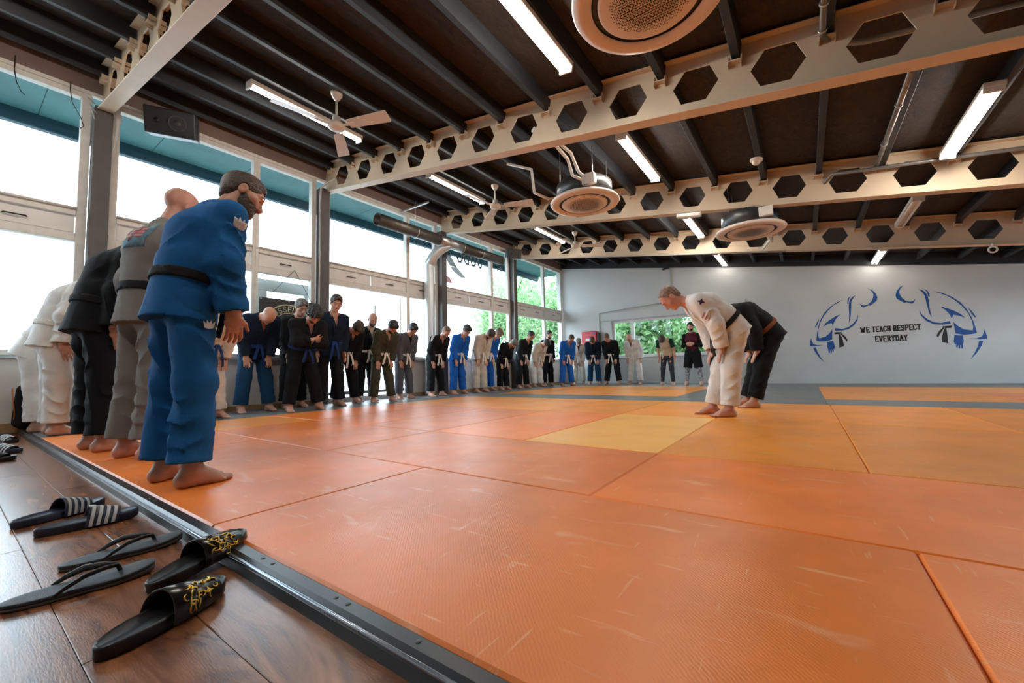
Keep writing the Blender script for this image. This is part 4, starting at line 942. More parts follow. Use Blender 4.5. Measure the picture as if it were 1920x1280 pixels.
    X_, Y_, Z_ = v.grids(); cut = (nb-cu*.02*s); v.plane(cut-nu*.03, -nu); parts.append(v.arrays(adapt=.05))
    hv = v
    # hands
    for sd in (-1, 1):
        w, d_, n_ = wrist[sd], unit(hd[sd]), unit(hn[sd]); n_ = unit(n_-d_*(n_@d_)); lat = np.cross(d_, n_)
        inner = -X*sd if abs(lat@X) > .35 else Yv
        lat = lat if lat@inner > 0 else -lat
        v = Vol(w-.24*s, w+.24*s, fh*1.05)
        fp = unit(wrist[sd]-elb[sd])
        v.cone(w-fp*.12*s, w, .036*s, .027*s, .01, lat, 1.15); v.cone(w, w+d_*.045*s, .019*s, .018*s, .02, lat, 1.7); v.cone(w+d_*.04*s, w+d_*.085*s, .0155*s, .0125*s, .02, lat, 2.6)
        for i, (o, L, spread) in enumerate(((.031, .072, .10), (.0105, .080, .03), (-.0105, .074, -.04), (-.030, .058, -.12))):
            p0 = w+d_*.085*s+lat*o*s; dd = unit(d_+lat*spread+n_*(.3 if mode_[sd] == 'side' else .08)); p1 = p0+dd*L*.5*s; p2 = p1+unit(dd+n_*(.9 if mode_[sd] == 'side' else .2))*L*.5*s
            v.cone(p0-dd*.012, p1, .0098*s, .0088*s, .004); v.cone(p1, p2, .0088*s, .0072*s, .004)
        t0 = w+d_*.022*s+lat*.024*s; t1 = t0+unit(d_*.75+lat*.7+n_*.12)*.045*s; t2 = t1+unit(d_*.95+lat*.4+n_*.1)*.036*s
        v.cone(t0-lat*.012, t1, .0145*s, .0115*s, .018); v.cone(t1, t2, .0108*s, .008*s, .006)
        parts.append(v.arrays(adapt=.05))
    # feet
    for sd in (-1, 1):
        a = ank[sd]; ca, sa = math.cos(toe*sd), math.sin(toe*sd); F_ = V(sa, ca, 0); Lf = V(ca, -sa, 0)*(-sd)   # Lf points to the big toe
        def ft(l, f, z): q = a+Lf*l*s+F_*f*s; return V(q[0], q[1], z*s)
        v = Vol(V(a[0]-.16, a[1]-.14, -.004), V(a[0]+.16, a[1]+.27, .22*s), fh)
        v.cone(V(a[0], a[1]-.01, .2*s), ft(0, 0, .085), .039*s, .037*s, .02); v.cone(ft(0, -.005, .085), ft(0, -.035, .036), .034*s, .036*s, .02)
        v.ell(ft(.024, .0, .085), V(.014, .014, .014)*s, A3, .015); v.ell(ft(-.026, -.008, .075), V(.014, .014, .014)*s, A3, .015)
        v.cone(ft(0, .01, .072), ft(.008, .115, .026), .037*s, .023*s, .03, Lf, 1.35); v.cone(ft(-.008, -.03, .026), ft(-.016, .10, .018), .028*s, .02*s, .025, Lf, 1.3); v.cone(ft(.012, .085, .02), ft(-.02, .105, .018), .022*s, .018*s, .02)
        for o, f0, L, r in ((.031, .118, .058, .0125), (.011, .128, .045, .0092), (-.006, .123, .041, .0088), (-.021, .113, .037, .0084), (-.035, .098, .032, .008)):
            v.cone(ft(o, f0-.02, .018), ft(o*1.06, f0+L*.55, .0145), r*s, r*s, .010); v.cone(ft(o*1.06, f0+L*.5, .0145), ft(o*1.06, f0+L, .0105), r*s, r*.9*s, .004)
        v.plane((0, 0, .0015), (0, 0, -1)); parts.append(v.arrays(adapt=.05))
    body = vmesh('body', parts, SKIN[skin], root)
    # --- eyes, brows
    for sd in (-1, 1):
        m_ = MB(); c = hpt(sd*.032, .0845, -.0095); m_.tube([c-hx*.0105*s, c, c+hx*.0105*s], [.001, .0036*s, .001], 8); m_.build('eye', M_EYE, root)
        if hstyle != 'none':
            q = [hpt(sd*.014, .099, .019), hpt(sd*.032, .094, .025), hpt(sd*.05, .077, .019)]; MB().tube(q, [.003*s, .004*s, .0018*s], 6).build('eyebrow', HAIR[hair], root)
    # --- hair and beard
    if hstyle != 'bald':
        th_ = {'short': .005, 'crop': .0025, 'full': .012, 'curly': .022, 'swept': .010}[hstyle]
        v = Vol(hc-.185*s, hc+.185*s, fh*1.2)
        v.ell(hpt(0, -.016, .030), V(.078+th_, .100+th_, .089+th_)*hs, HM, .0); v.ell(hpt(0, -.055, -.03), V(.062+th_*.3, .045+th_*.4, .06)*hs, HM, .02)
        if hstyle == 'short': v.ell(hpt(0, .004, .076), V(.058, .076, .044)*hs, HM, .03)
        if hstyle in ('full', 'curly', 'swept'): v.ell(hpt(0, .055, .085), V(.055+th_*.5, .04+th_, .026+th_)*hs, HM, .03)
        X_, Y_, Z_ = v.grids(); r0 = [(X_-hc[0]), (Y_-hc[1]), (Z_-hc[2])]
        lx = (r0[0]*hx[0]+r0[1]*hx[1]+r0[2]*hx[2])/hs; ly = (r0[0]*hf[0]+r0[1]*hf[1]+r0[2]*hf[2])/hs; lz = (r0[0]*hu[0]+r0[1]*hu[1]+r0[2]*hu[2])/hs
        amp, fr = {'curly': (.008, 95), 'full': (.003, 70), 'swept': (.003, 60)}.get(hstyle, (.0012, 90))
        v.d += amp*(np.sin(lx*fr+1.5*np.sin(ly*fr*.7))*np.sin(ly*fr*1.1+lz*fr*.4)+.6*np.sin(lz*fr*1.3+lx*fr*.5))
        fz = .03 if hstyle == 'crop' else 0.
        face = np.sqrt((lx/(.088+fz))**2+((ly-.125)/(.105+fz))**2+((lz+.055-fz)/.135)**2)-1      # forehead and face opening
        v.d = np.maximum(v.d, -face*.08*s); v.d = np.maximum(v.d, (-(lz+.075)+np.maximum(ly+.02, 0)*.9)*s)
        ear = np.sqrt(((np.abs(lx)-.085)/.03)**2+((ly+.004)/.024)**2+((lz+.02)/.04)**2)-1; v.d = np.maximum(v.d, -ear*.02)
        vmesh('hair', [v.arrays(adapt=.05)], HAIR[hair], root)
    if beard:
        v = Vol(hc-.185*s, hc+.185*s, fh*1.1); t_ = .005 if beard != 'stubble' else .0022
        v.ell(hpt(0, .021, -.034), V(.0645+t_, .073+t_, .086+t_)*hs, HM, .02); v.ell(hpt(0, .038, -.084), V(.048+t_, .049+t_, .036+t_)*hs, HM, .02); v.ell(hpt(0, .071, -.101), V(.025+t_, .021+t_, .021+t_)*hs, HM, .02)
        v.cone(hpt(-.02, .085, -.058), hpt(.02, .085, -.058), .008*s, .008*s, .01)
        X_, Y_, Z_ = v.grids(); r0 = [(X_-hc[0]), (Y_-hc[1]), (Z_-hc[2])]
        lx = (r0[0]*hx[0]+r0[1]*hx[1]+r0[2]*hx[2])/hs; ly = (r0[0]*hf[0]+r0[1]*hf[1]+r0[2]*hf[2])/hs; lz = (r0[0]*hu[0]+r0[1]*hu[1]+r0[2]*hu[2])/hs
        top = lz+.052-.55*np.maximum(np.abs(lx)-.03, 0); top = np.where(ly < .035, lz+.01, top)
        v.d = np.maximum(v.d, top*s); v.d = np.maximum(v.d, (-(ly-.0))*s)
        mouth = np.sqrt((lx/.019)**2+((lz+.073)/.0095)**2)-1; v.d = np.maximum(v.d, -mouth*.01)
        vmesh('beard', [v.arrays(adapt=.05)], HAIR[hair], root)
    ch = .0075 if fine < 1.2 else .009
    ph = rng.uniform(0, 6)
    # --- trousers
    def trousers(name, m, top, kneeR, hem, end, wr=.006, pel=.122):
        v = Vol(V(min(kn[-1][0], ank[-1][0], hip[-1][0])-.2, min(hipc[1], ank[-1][1], ank[1][1])-.26, .0), V(max(kn[1][0], ank[1][0], hip[1][0])+.2, max(kn[1][1], kn[-1][1], hipc[1])+.3, hipc[2]+.2), ch)
        v.cone(c0-pu*.06*s, c0+pu*.10*s, pel*s*bulk, (pel-.012)*s*bulk, .03, X, 1.27)
        for sd in (-1, 1):
            e_ = ank[sd]+V(0, -.012, (end-.085)*s) if end < .45 else None
            v.cone(hip[sd]+V(0, -.01, 0), kn[sd]-V(0, .008, 0), top*s*bulk, kneeR*s*bulk, .035, wr=(wr, .16, .9*sd, ph+sd, .15, 1.0)) if e_ is not None else \
                v.cone(hip[sd]+V(0, -.01, 0), hip[sd]+(kn[sd]-hip[sd])*1.02, top*s*bulk, kneeR*s*bulk, .03, flat=True, wr=(wr, .15, .8*sd, ph, .2, .9))
            if e_ is not None:
                v.cone(kn[sd]-V(0, .008, 0), e_, kneeR*s*bulk, hem*s, .03, flat=True, wr=(wr, .115, -.7*sd, ph*1.3+sd, .0, .98))
                v.cone(e_+V(0, 0, .03), e_-V(0, 0, .03), hem*s-.015, hem*s-.014, .0, op='d')
        return vmesh(name, [v.arrays(adapt=.1)], m, root), v
    # --- jacket
    if wear == 'gi':
        tr_, _ = trousers('trousers', CL[gi[1]], .100, .092, .092, .115)
        alo = np.min([wrist[-1], wrist[1], elb[-1], elb[1], nb, hipc], 0)-.3; ahi = np.max([wrist[-1], wrist[1], elb[-1], elb[1], nb, hipc], 0)+.3
        v = Vol(alo, ahi, ch)
        bp_ = waist-pu*.085*s                                           # belt centre
        sk = unit(-pu*1.0-Zv*.35); hem_ = bp_+sk*skirt*s-pf*.008
        v.cone(bp_, hem_, .134*s*bulk, .156*s*bulk, .03, X, 1.25, flat=True, wr=(.0025, .2, 1.6, ph, .3, 1.1))
        v.cone(c0, waist, .132*s*bulk, .132*s*bulk, .03, X, 1.25); v.cone(waist+wu*.02, chest, .142*s*bulk, .150*s*bulk, .03, X, 1.30, wr=(.006, .13, .9, ph, .0, 1.0))
        v.cone(chest, nb-cu*.055*s, .148*s*bulk, .092*s, .04, X, 1.45, wr=(.004, .15, -.9, ph, .0, .9))
        v.cone(nb-cu*.05*s, nb+nu*.008*s, .080*s, .068*s, .03)
        torso = v.d.copy()
        for sd in (-1, 1):
            v.cone(nb-cu*.06*s, sh[sd]-cu*.005, .066*s, .074*s*bulk, .05)
            v.cone(sh[sd], elb[sd], .083*s*bulk, .080*s*bulk, .04, wr=(.007, .10, .8*sd, ph+sd, .1, 1.0))
            fd = unit(wrist[sd]-elb[sd]); cu_ = wrist[sd]-fd*.012*s
            v.cone(elb[sd], cu_, .079*s*bulk, .074*s*bulk, .03, flat=True, wr=(.006, .085, -.7*sd, ph*2+sd, .0, .9))
            v.cone(cu_-fd*.05, cu_+fd*.05, .057*s*bulk, .060*s*bulk, .0, op='d')
        X_, Y_, Z_ = v.grids()
        # neck opening and V
        ax_ = unit(nb-bp_); Ls = np.linalg.norm(nb-bp_); ff = unit(cf-ax_*(cf@ax_))
        px, py, pz = X_-bp_[0], Y_-bp_[1], Z_-bp_[2]
        sx_ = px*ax_[0]+py*ax_[1]+pz*ax_[2]; fx_ = px*ff[0]+py*ff[1]+pz*ff[2]
        if vneck:
            wv = (sx_-.30*Ls)/(.70*Ls)*(vneck+.012)*s
            wedge = np.maximum(np.abs(px)-wv, -(fx_-.03)); v.d = np.maximum(v.d, -wedge.astype(np.float32))
        v.cone(nb-nu*.01, nb+nu*.10*s, .058*s, .066*s, .025, op='d')
        jk = vmesh('jacket', [v.arrays(adapt=.1)], CL[gi[0]], root)
        # lapels: bands from the back of the neck down to the belt
        full = np.minimum(torso, v.d)
        def march(o, d_):
            p = np.array(o, float); d_ = unit(d_)
            for _ in range(90):
                i = np.clip(np.round((p-v.lo)/v.h).astype(int), 0, v.n-1)
                if torso[tuple(i)] > .002: break
                p = p+d_*.004
            return p
        for sd in (1, -1):
            P_, N_ = [], []
            for t_ in np.linspace(0, 1, 5):      # around the neck, on top of the shoulder line
                an = PI*(t_*.62); dr = X*sd*math.sin(an)-unit(cf)*math.cos(an); P_.append(nb+nu*(.018-.02*t_)*s+dr*.072*s+cf*.008); N_.append(unit(dr+.5*nu))
            for t_ in np.linspace(.16, 1.0, 10):
                sx0 = Ls*(.93-.95*t_); u_ = sd*(.068-.125*t_)*s if sd > 0 else sd*(.068-.10*t_)*s
                base = bp_+ax_*sx0+X*u_*.8; P_.append(march(base, ff+X*u_*1.6)+ff*.004*(1 if sd > 0 else .3)); N_.append(unit(ff+X*u_*2))
            S_ = []
            for i in range(len(P_)):
                t = unit(P_[min(i+1, len(P_)-1)]-P_[max(i-1, 0)]); S_.append(unit(np.cross(t, N_[i])))
            MB().ribbon(P_, S_, N_, .046*s, .013).build('lapel', CL[gi[0]], root)
        if belt:
            bm = CL['belt_'+belt]; px, py, pz = X_-bp_[0], Y_-bp_[1], Z_-bp_[2]; sl_ = px*pu[0]+py*pu[1]+pz*pu[2]
            rad = np.sqrt(np.maximum(px*px+py*py+pz*pz-sl_*sl_, 0)); dip = (py*pf[1]+pz*pf[2])*.12
            bd = np.maximum.reduce([torso-.011, np.abs(sl_+dip)-.025*s, -(torso+.014), rad-.3]).astype(np.float32)
            bo = vmesh('belt', [v.arrays(bd, .05)], bm, root)
            kf = march(bp_, pf)+pf*.012; mb = MB()
            mb.bbox(V(-.035, -.016, -.024)*s, V(.035, .016, .024)*s, .009); kn_ = mb.build('knot', bm, bo); kn_.location = kf; kn_.rotation_euler = (-b*pk, 0, 0)
            for sd, L in ((-1, rng.uniform(.2, .3)), (1, rng.uniform(.18, .28))):
                sp_ = rng.uniform(.03, .075)
                pts, N_, S_ = [], [], []
                for t_ in np.linspace(0, 1, 7):
                    p = kf+X*sd*(.014+sp_*t_**.8)*s+V(0, .02+.02*math.sin(t_*3), -L*t_*s); pts.append(p); a_ = sd*.5*t_
                    N_.append(unit(V(math.sin(a_)*.6, 1, .1))); S_.append(unit(np.cross(V(sd*.3, 0, -1), N_[-1])))
                for i in range(len(pts)):     # keep the tails outside the skirt
                    k_ = 0
                    while k_ < 30 and np.minimum(torso, .3)[tuple(np.clip(np.round((pts[i]-v.lo)/v.h).astype(int), 0, v.n-1))] < .008: pts[i] = pts[i]+V(0, .008, 0); k_ += 1
                MB().ribbon(pts, S_, N_, .036*s, .007).build('belt_end', bm, bo)
                if belt == 'black' and extra == 'redbar': MB().ribbon([p+V(0, .0, 0) for p in pts[4:6]], S_[4:6], N_[4:6], .042*s, .010).build('rank_bar', CL['red'], bo)
        if shirt:
            v2 = Vol(np.minimum(waist, nb)-.3, np.maximum(waist, nb)+.3, .011); v2.cone(waist, chest, .110*s*bulk, .119*s*bulk, .03, X, 1.3); v2.cone(chest, nb-cu*.045*s, .121*s*bulk, .086*s, .03, X, 1.5); v2.cone(nb-cu*.05*s, nb+nu*.0*s, .07*s, .066*s, .02)
            vmesh('undershirt', [v2.arrays(adapt=.1)], CL[shirt], root)
        P = dict(v=v, march=march, sh=sh, elb=elb, cf=cf, cu=cu, nb=nb, chest=chest, waist=waist, kn=kn, hip=hip, jk=jk, tr=tr_, s=s, X=X, wrist=wrist, torso=torso)
    else:
        top_m, leg = gi
        alo = np.min([wrist[-1], wrist[1], elb[-1], elb[1], nb, hipc], 0)-.25; ahi = np.max([wrist[-1], wrist[1], elb[-1], elb[1], nb, hipc], 0)+.25
        v = Vol(alo, ahi, ch)
        v.cone(c0-pu*.02, waist, .124*s*bulk, .116*s*bulk, .03, X, 1.3, flata=True); v.cone(waist, chest, .116*s*bulk, .122*s*bulk, .03, X, 1.3, wr=(.004, .12, .8, ph, 0, 1)); v.cone(chest, nb-cu*.045*s, .124*s*bulk, .086*s, .03, X, 1.5); v.cone(nb-cu*.05*s, nb+nu*.005*s, .068*s, .064*s, .02)
        for sd in (-1, 1): v.cone(nb-cu*.04*s, sh[sd]-X*sd*.02, .06*s, .066*s*bulk, .04)
        v.cone(nb-nu*.005, nb+nu*.10*s, .057*s, .07*s, .008, op='d')
        vmesh('shirt', [v.arrays(adapt=.1)], CL[top_m], root)
        v = Vol(alo, ahi, ch)
        for sd in (-1, 1):
            v.cone(sh[sd]-X*sd*.03, sh[sd], .070*s*bulk, .072*s*bulk, .03)
            if wear == 'long': v.cone(sh[sd], elb[sd], .066*s*bulk, .053*s*bulk, .03, wr=(.003, .09, .7, ph, .1, 1.)); v.cone(elb[sd], wrist[sd]-unit(wrist[sd]-elb[sd])*.02, .053*s*bulk, .038*s, .02, flat=True)
            else: v.cone(sh[sd], sh[sd]+(elb[sd]-sh[sd])*.68, .067*s*bulk, .06*s*bulk, .03, flat=True)
        vmesh('sleeves', [v.arrays(adapt=.1)], CL[sleeve], root)
        if leg[0]: trousers('leggings', CL[leg[0]], .097, .068, .052, leg[2] if len(leg) > 2 else .10, .0015, .118)
        if leg[1]: trousers('shorts', CL[leg[1]], .122, .112, .1, .5, .005, .13)
        P = dict(cf=cf, nb=nb, chest=chest, waist=waist, kn=kn, hip=hip, s=s, march=None)
    P.update(root=root, hipc=hipc, tag=label, wu=wu, wf=wf_, pu=pu, pf=pf)
    return P
def hash_(t):
    h = 7
    for c in t: h = (h*31+ord(c)) % 1000003
    return h

# ---------------------------------------------------------------- the crowd
def rad(a): return math.radians(a)
G1 = 'people standing along the mat edge at the left'; G2 = 'people bowing along the window wall'; G3 = 'people bowing before the far wall'
PP = {}
PP['L1'] = person((-2.63, .76), rad(8), 'man in royal blue gi with black belt, nearest the camera at the left', 1.80, 20, 30, -24, .27, 'side', ('royal', 'royal'), 'black', 'tan', 'brown', 'short', 'full', .8, group=G1, vneck=.05, back=.03, bulk=1.0, nk=.40)
PP['L2'] = person((-3.72, .84), rad(16), 'bald man in grey gi and black belt behind the man in blue', 1.97, 9, 25, 0, .26, 'side', ('grey', 'grey'), 'black', 'ruddy', 'dark', 'bald', None, .9, group=G1, back=-.01)
PP['L3'] = person((-4.43, .76), rad(6), 'man in black gi bowing deeply, black belt end with red bar', 1.93, 23, 62, 0, .27, 'outer', ('black', 'black'), 'black', 'tan', 'dark', 'short', None, .9, group=G1, extra='redbar')
PP['L4'] = person((-6.12, .73), rad(0), 'bowing man in white gi at the far left, in front of the low wall', 1.88, 25, 60, 0, .26, 'outer', ('white', 'white'), 'white', 'fair', 'brown', 'short', None, 1., group=G1)
PP['L4b'] = person((-6.72, .70), rad(-20), 'bowing man in white gi half hidden behind the black gi, far left', 1.74, 50, 65, 0, .26, 'thigh', ('white', 'white'), 'white', 'fair', 'dark', 'short', None, 1.5, group=G1)
PP['L5'] = person((-5.62, 1.12), rad(-40), 'person in dark gi mostly hidden between the black gi and the grey gi', 1.74, 40, 60, 0, .24, 'thigh', ('navy', 'black'), 'white', 'fair', 'dark', 'short', None, 1.5, group=G1)
PP['L6'] = person((-6.14, 2.02), rad(-70), 'person in white gi hidden behind the man in blue, sleeve showing', 1.76, 45, 60, 0, .28, 'thigh', ('cream', 'white'), 'blue', 'fair', 'dark', 'short', None, 1.5, group=G1)
R = [('R1', (-6.67, 2.77), -92, 'bald man in navy gi and blue belt bowing beside the banner', dict(H=1.84, bow=40, head=95, back=.12, stance=.38, gi=('navy', 'deepblue'), belt='blue', skin='fair', hstyle='bald')),
 ('R2', (-6.14, 3.22), -95, 'curly-haired man in black gi with arms folded across his chest', dict(H=1.72, bow=36, head=63, stance=.42, hands='fold', gi=('black', 'black'), belt='blue', hair='dark', hstyle='curly', beard='stubble', shirt='pink', bulk=1.14, back=.12)),
 ('R2b', (-6.88, 3.43), -90, 'grey-haired person hidden behind the curly-haired man', dict(H=1.82, bow=18, head=30, gi=('black', 'black'), belt='white', hair='grey', hstyle='full')),
 ('R3', (-6.38, 3.77), -95, 'tall upright man in black gi and blue belt at the window column', dict(H=1.87, bow=18, head=25, hyaw=-15, stance=.34, hands='outer', gi=('navy', 'black'), belt='blue', hair='brown', hstyle='swept')),
 ('R4', (-6.70, 4.26), -95, 'brown-haired man in black gi and white belt bowing next to the tall man', dict(H=1.73, bow=44, head=83, stance=.36, gi=('black', 'black'), belt='white', hair='brown', hstyle='full')),
 ('R5', (-6.92, 4.84), -95, 'bald bearded man in black gi with beige shirt before the open door', dict(H=1.74, bow=22, head=28, hyaw=-10, stance=.3, hands='outer', gi=('black', 'black'), belt='white', hair='brown', hstyle='bald', beard='stubble', shirt='beige')),
 ('R6', (-6.40, 4.83), -95, 'man in olive gi with white belt', dict(H=1.65, bow=34, head=60, stance=.38, gi=('olive', 'olive'), belt='white', hair='dark', hstyle='swept', beard='full', shirt='beige')),
 ('R7', (-6.74, 5.62), -95, 'man in slate grey gi with white belt beside the silver duct', dict(H=1.66, bow=30, head=53, stance=.26, gi=('slate', 'slate'), belt='white', hair='black', hstyle='full', skin='tan', shirt='black')),
 ('R8', (-6.70, 6.48), -95, 'bearded man with cropped hair in black gi right of the silver duct', dict(H=1.70, bow=38, head=55, stance=.3, gi=('black', 'black'), belt='white', hair='sandy', hstyle='crop', beard='full', vneck=.08)),
 ('R9', (-6.72, 7.22), -95, 'young man in bright blue gi with white belt, bare chest showing', dict(H=1.74, bow=30, head=50, stance=.3, gi=('bright', 'bright'), belt='white', hair='dark', hstyle='full', vneck=.08)),
 ('R10', (-6.58, 7.86), -98, 'bearded man in off-white gi bowing low between two blue gis', dict(H=1.80, bow=37, head=83, stance=.26, gi=('cream', 'cream'), belt='white', hair='brown', hstyle='short', beard='full', vneck=.09)),
 ('R10b', (-6.86, 8.52), -95, 'sandy-haired man in bright blue gi hidden behind the off-white gi', dict(H=1.84, bow=38, head=65, gi=('bright', 'bright'), belt='white', hair='sandy', hstyle='full')),
 ('R11', (-6.72, 9.02), -98, 'grey-haired man in black gi bowing lowest, right of the blue and white gis', dict(H=1.66, bow=47, head=83, gi=('black', 'black'), belt='white', hair='grey', hstyle='short')),
 ('R12', (-6.74, 10.0), -98, 'broad man in black gi with white belt in front of the far column', dict(H=1.78, bow=34, head=43, stance=.34, gi=('black', 'black'), belt='white', hair='black', hstyle='short', skin='tan')),
 ('R13', (-6.78, 10.86), -105, 'dark-haired person in white gi bowing near the corner windows', dict(H=1.73, bow=44, head=83, gi=('cream', 'white'), belt='white', hair='black', hstyle='full', stance=.3)),
 ('R14', (-6.75, 11.42), -110, 'slim upright man in black gi and white belt near the corner', dict(H=1.78, bow=8, head=18, hands='side', gi=('black', 'black'), belt='white', hair='black', hstyle='short', beard='stubble', stance=.3)),
 ('R15', (-6.10, 11.50), -125, 'balding man in bright blue gi bowing near the red fire cabinet', dict(H=1.76, bow=34, head=63, gi=('bright', 'bright'), belt='white', hair='brown', hstyle='crop', skin='tan', stance=.34, vneck=.08)),
 ('R16', (-6.32, 12.76), -150, 'grey-haired person in white gi with black undershirt below the red cabinet', dict(H=1.72, bow=36, head=60, gi=('cream', 'cream'), belt='white', hair='grey', hstyle='full', shirt='black', stance=.3)),
 ('R17', (-5.70, 12.62), -160, 'man in dark blue gi and white belt in front of the red cabinet', dict(H=1.76, bow=34, head=73, gi=('navy', 'deepblue'), belt='white', hair='brown', hstyle='short', shirt='black', stance=.3))]
for k, p, y, l, o in R: PP[k] = person(p, rad(y), l, fine=1.25 if p[1] < 5 else (1.6 if p[1] < 8 else 2.0), group=G2, **o)
F = [('F1', (-5.09, 12.66), 180, 'man in black gi and white belt left of the far window', dict(H=1.80, bow=38, head=50, stance=.42, gi=('black', 'black'), belt='white', hair='sandy', hstyle='short', shirt='maroon')),
 ('F2', (-4.42, 12.84), 175, 'bald man in white gi in front of the far window', dict(H=1.74, bow=32, head=60, stance=.34, gi=('white', 'white'), belt='white', hstyle='bald', hands='outer', shirt='slate')),
 ('F3', (-3.25, 12.18), 180, 'person in beige shirt with green sleeves and grey leggings bowing at the far window', dict(H=1.68, bow=37, head=93, stance=.3, gi=('beige', ('legging', None)), wear='short', sleeve='green', hair='brown', hstyle='full', hands='outer')),
 ('F4', (-2.55, 12.20), 178, 'bearded man in maroon shirt and black shorts standing with hands clasped', dict(H=1.74, bow=4, head=12, stance=.38, gi=('maroon', ('lightgrey', 'black', .13)), wear='long', sleeve='black', hair='black', beard='full', hstyle='short', hands='clasp', knee=.0)),
 ('F5', (-1.92, 12.26), 170, 'person in black shirt and shorts half hidden by the white-jacketed teacher', dict(H=1.72, bow=12, head=20, stance=.28, gi=('black', (None, 'black')), wear='short', sleeve='black', hair='dark', hands='side'))]
for k, p, y, l, o in F: PP[k] = person(p, rad(y), l, fine=1.9, group=G3, **o)
PP['C1'] = person((-.79, 4.85), rad(112), 'teacher in white gi and black belt bowing in the middle of the mat', 1.80, 63, 58, 0, .24, 'thigh', ('white', 'white'), 'black', 'ruddy', 'stubble', 'crop', None, 1., group='teachers in the middle of the mat', stag=.1, back=.2, nk=.35, skirt=.17)
PP['C2'] = person((-.62, 5.97), rad(112), 'person in black gi and brown belt bowing behind the teacher', 1.80, 62, 80, 0, .26, 'thigh', ('black', 'black'), 'brown', 'fair', 'dark', 'short', None, 1.1, group='teachers in the middle of the mat', back=.30, skirt=.18)

# decor: embroidered patches, prints
CROWN = [(-.5, -.42), (-.62, .35), (-.3, .02), (-.22, .5), (0, .12), (.22, .5), (.3, .02), (.62, .35), (.5, -.42), (0, -.55)]
def patch(P, o, d, up, poly, size, m, name, parent, off=.003):
    """sewn-on patch that follows the cloth: every outline point is pushed out onto the jacket"""
    v = P['v']; d = unit(d); u = unit(up-d*(up@d)); r = np.cross(u, d)
    def out(a, b):
        p = np.array(o, float)+r*a+u*b
        for _ in range(150):
            if v.at(p) > 0: break
            p = p+d*.002
        return p
    n = len(poly); rings = []; edge = []
    for k in range(n):
        q0, q1 = V(*poly[k])*size, V(*poly[(k+1) % n])*size
        for t in (0, .25, .5, .75): edge.append(q0+(q1-q0)*t)
    c = np.mean(edge, 0); mb = MB(); vs = []
    for f in (1, .66, .33):
        for q in edge: w = c+(q-c)*f; vs.append(out(*w)+d*off)
    vs.append(out(*c)+d*off); e_ = len(edge); fs = [(i*e_+k, i*e_+(k+1) % e_, (i+1)*e_+(k+1) % e_, (i+1)*e_+k) for i in range(2) for k in range(e_)]
    fs += [(2*e_+k, 2*e_+(k+1) % e_, 3*e_) for k in range(e_)]; b0 = len(vs); vs += [p-d*.006 for p in vs[:e_]]; fs += [(k, b0+k, b0+(k+1) % e_, (k+1) % e_) for k in range(e_)]
    mb.add(vs, fs, True).build(name, m, parent)
def arm(P, sd, t): return P['sh'][sd]+(P['elb'][sd]-P['sh'][sd])*t
P = PP['L1']; patch(P, arm(P, 1, .22), V(1, .25, .1), unit(P['sh'][1]-P['elb'][1]), CROWN, .06, M_PATCH, 'crown_patch', P['root'])
t_ = P['hip'][1]+(P['kn'][1]-P['hip'][1])*.31
MB().prism([(a*.042, b*.042) for a, b in CROWN], 0, .004, lambda a, b, w: t_+V(.112+w, .015+a, b)).build('crown_print', M_PATCH, P['root'])
P = PP['L3']; patch(P, arm(P, 1, .35), V(1, .7, 0), unit(P['sh'][1]-P['elb'][1]), CROWN, .055, M_PATCH, 'crown_patch', P['root'])
P = PP['L2']; SQ = [(-.5, -.5), (.5, -.5), (.5, .5), (-.5, .5)]
M_DEN = mat('faded_blue_patch', (.10, .20, .27), .8, var=.3, vscale=30)
patch(P, P['chest']+P['cu']*.05, -P['cf']+V(.15, 0, 0), P['cu'], SQ, .20, M_DEN, 'back_patch', P['root'], .004)
patch(P, P['chest']+P['cu']*.06, -P['cf']+V(.15, 0, 0), P['cu'], [(-.2, -.5), (.05, -.1), (.3, .5), (.12, .0)], .14, mat('orange_print', (.62, .14, .05), .7), 'back_emblem', P['root'], .008)
for dz in (.0, .03, -.03): patch(P, P['chest']+P['cu']*(.06+dz), -P['cf']+V(.15, 0, 0), P['cu'], [(-.5, -.09), (.5, -.09), (.5, .09), (-.5, .09)], .13, mat('pink_print', (.55, .22, .25), .7), 'back_print', P['root'], .006)
P = PP['C1']; patch(P, arm(P, -1, .15), V(-1, .2, .2), unit(P['sh'][-1]-P['elb'][-1]), [(-.5, -.4), (-.3, .1), (-.5, .5), (0, .3), (.5, .5), (.35, .0), (.5, -.45), (0, -.3)], .055, mat('dark_purple_patch', (.04, .02, .07), .8), 'sleeve_patch', P['root'])
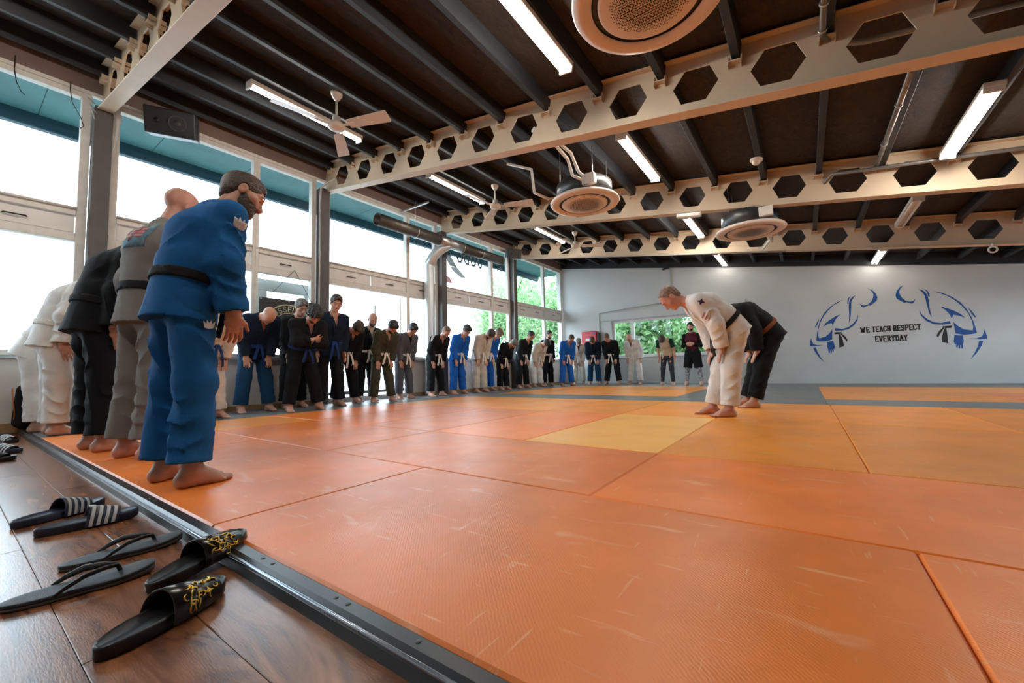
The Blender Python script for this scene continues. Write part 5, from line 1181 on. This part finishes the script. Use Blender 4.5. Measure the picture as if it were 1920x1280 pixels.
for k_ in range(3): patch(P, P['chest']+P['cu']*(.02-.03*k_)-V(.08, 0, 0), P['cf']+V(-1.2, 0, 0), P['cu'], [(-.5, -.1), (.5, -.16), (.5, .1), (-.5, .12)], .07-.012*k_, mat('rose_embroidery', (.55, .25, .28), .8), 'chest_print', P['root'])
P = PP['R8']; patch(P, arm(P, 1, .1), V(.6, .5, .5), unit(P['sh'][1]-P['elb'][1]), [(-.25, -.8), (.25, -.8), (.25, .8), (-.25, .8)], .1, M_PATCH, 'shoulder_patch', P['root'])
P = PP['F2']; patch(P, P['chest']+V(-.06, 0, .08), P['cf'], P['cu'], [(-.4, -.4), (.2, -.1), (.4, .5), (-.1, .1)], .10, mat('red_print', (.6, .10, .10), .8), 'chest_print', P['root'])
# wrist watch of the hidden person beside the blue trousers
P = PP['L6']; w_ = P['wrist'][-1]; d_ = unit(P['wrist'][-1]-P['elb'][-1])
MB().tube([w_+d_*.004, w_+d_*.028], .034, 14).build('watch', M_BLACK, P['root'])
# backpack leaning on the low wall
bk = empty('backpack', (WX+.17, .66, 0), rad(4))
v = Vol((-.2, -.24, 0), (.2, .24, .62), .008)
v.cone((0, 0, .09), (-.03, 0, .44), .10, .085, .03, V(0, 1, 0), 1.75); v.plane((0, 0, .004), (0, 0, -1))
vmesh('pack_body', [v.arrays(adapt=.05)], cloth('black_pack_nylon', (.012, .012, .016)), bk)
v = Vol((0, -.2, 0), (.2, .2, .4), .008); v.cone((.085, 0, .1), (.08, 0, .24), .05, .045, .02, V(0, 1, 0), 2.4); vmesh('front_pocket', [v.arrays(adapt=.05)], MATS['black_pack_nylon'], bk)
MB().tube([(.06*math.cos(a)-.01, -.17-.012*math.sin(a*2), .10+.36*i/10) for i, a in enumerate(np.linspace(-1, 1, 11))], .006, 6).build('orange_piping', mat('orange_cord', (.5, .16, .04), .6), bk)
MB().tube([(-.05, -.05, .53), (-.05, -.03, .58), (-.05, .03, .58), (-.05, .05, .53)], .011, 8).build('grab_handle', MATS['black_pack_nylon'], bk)
tag(bk, 'black backpack leaning on the low wall behind the white trousers', 'backpack')
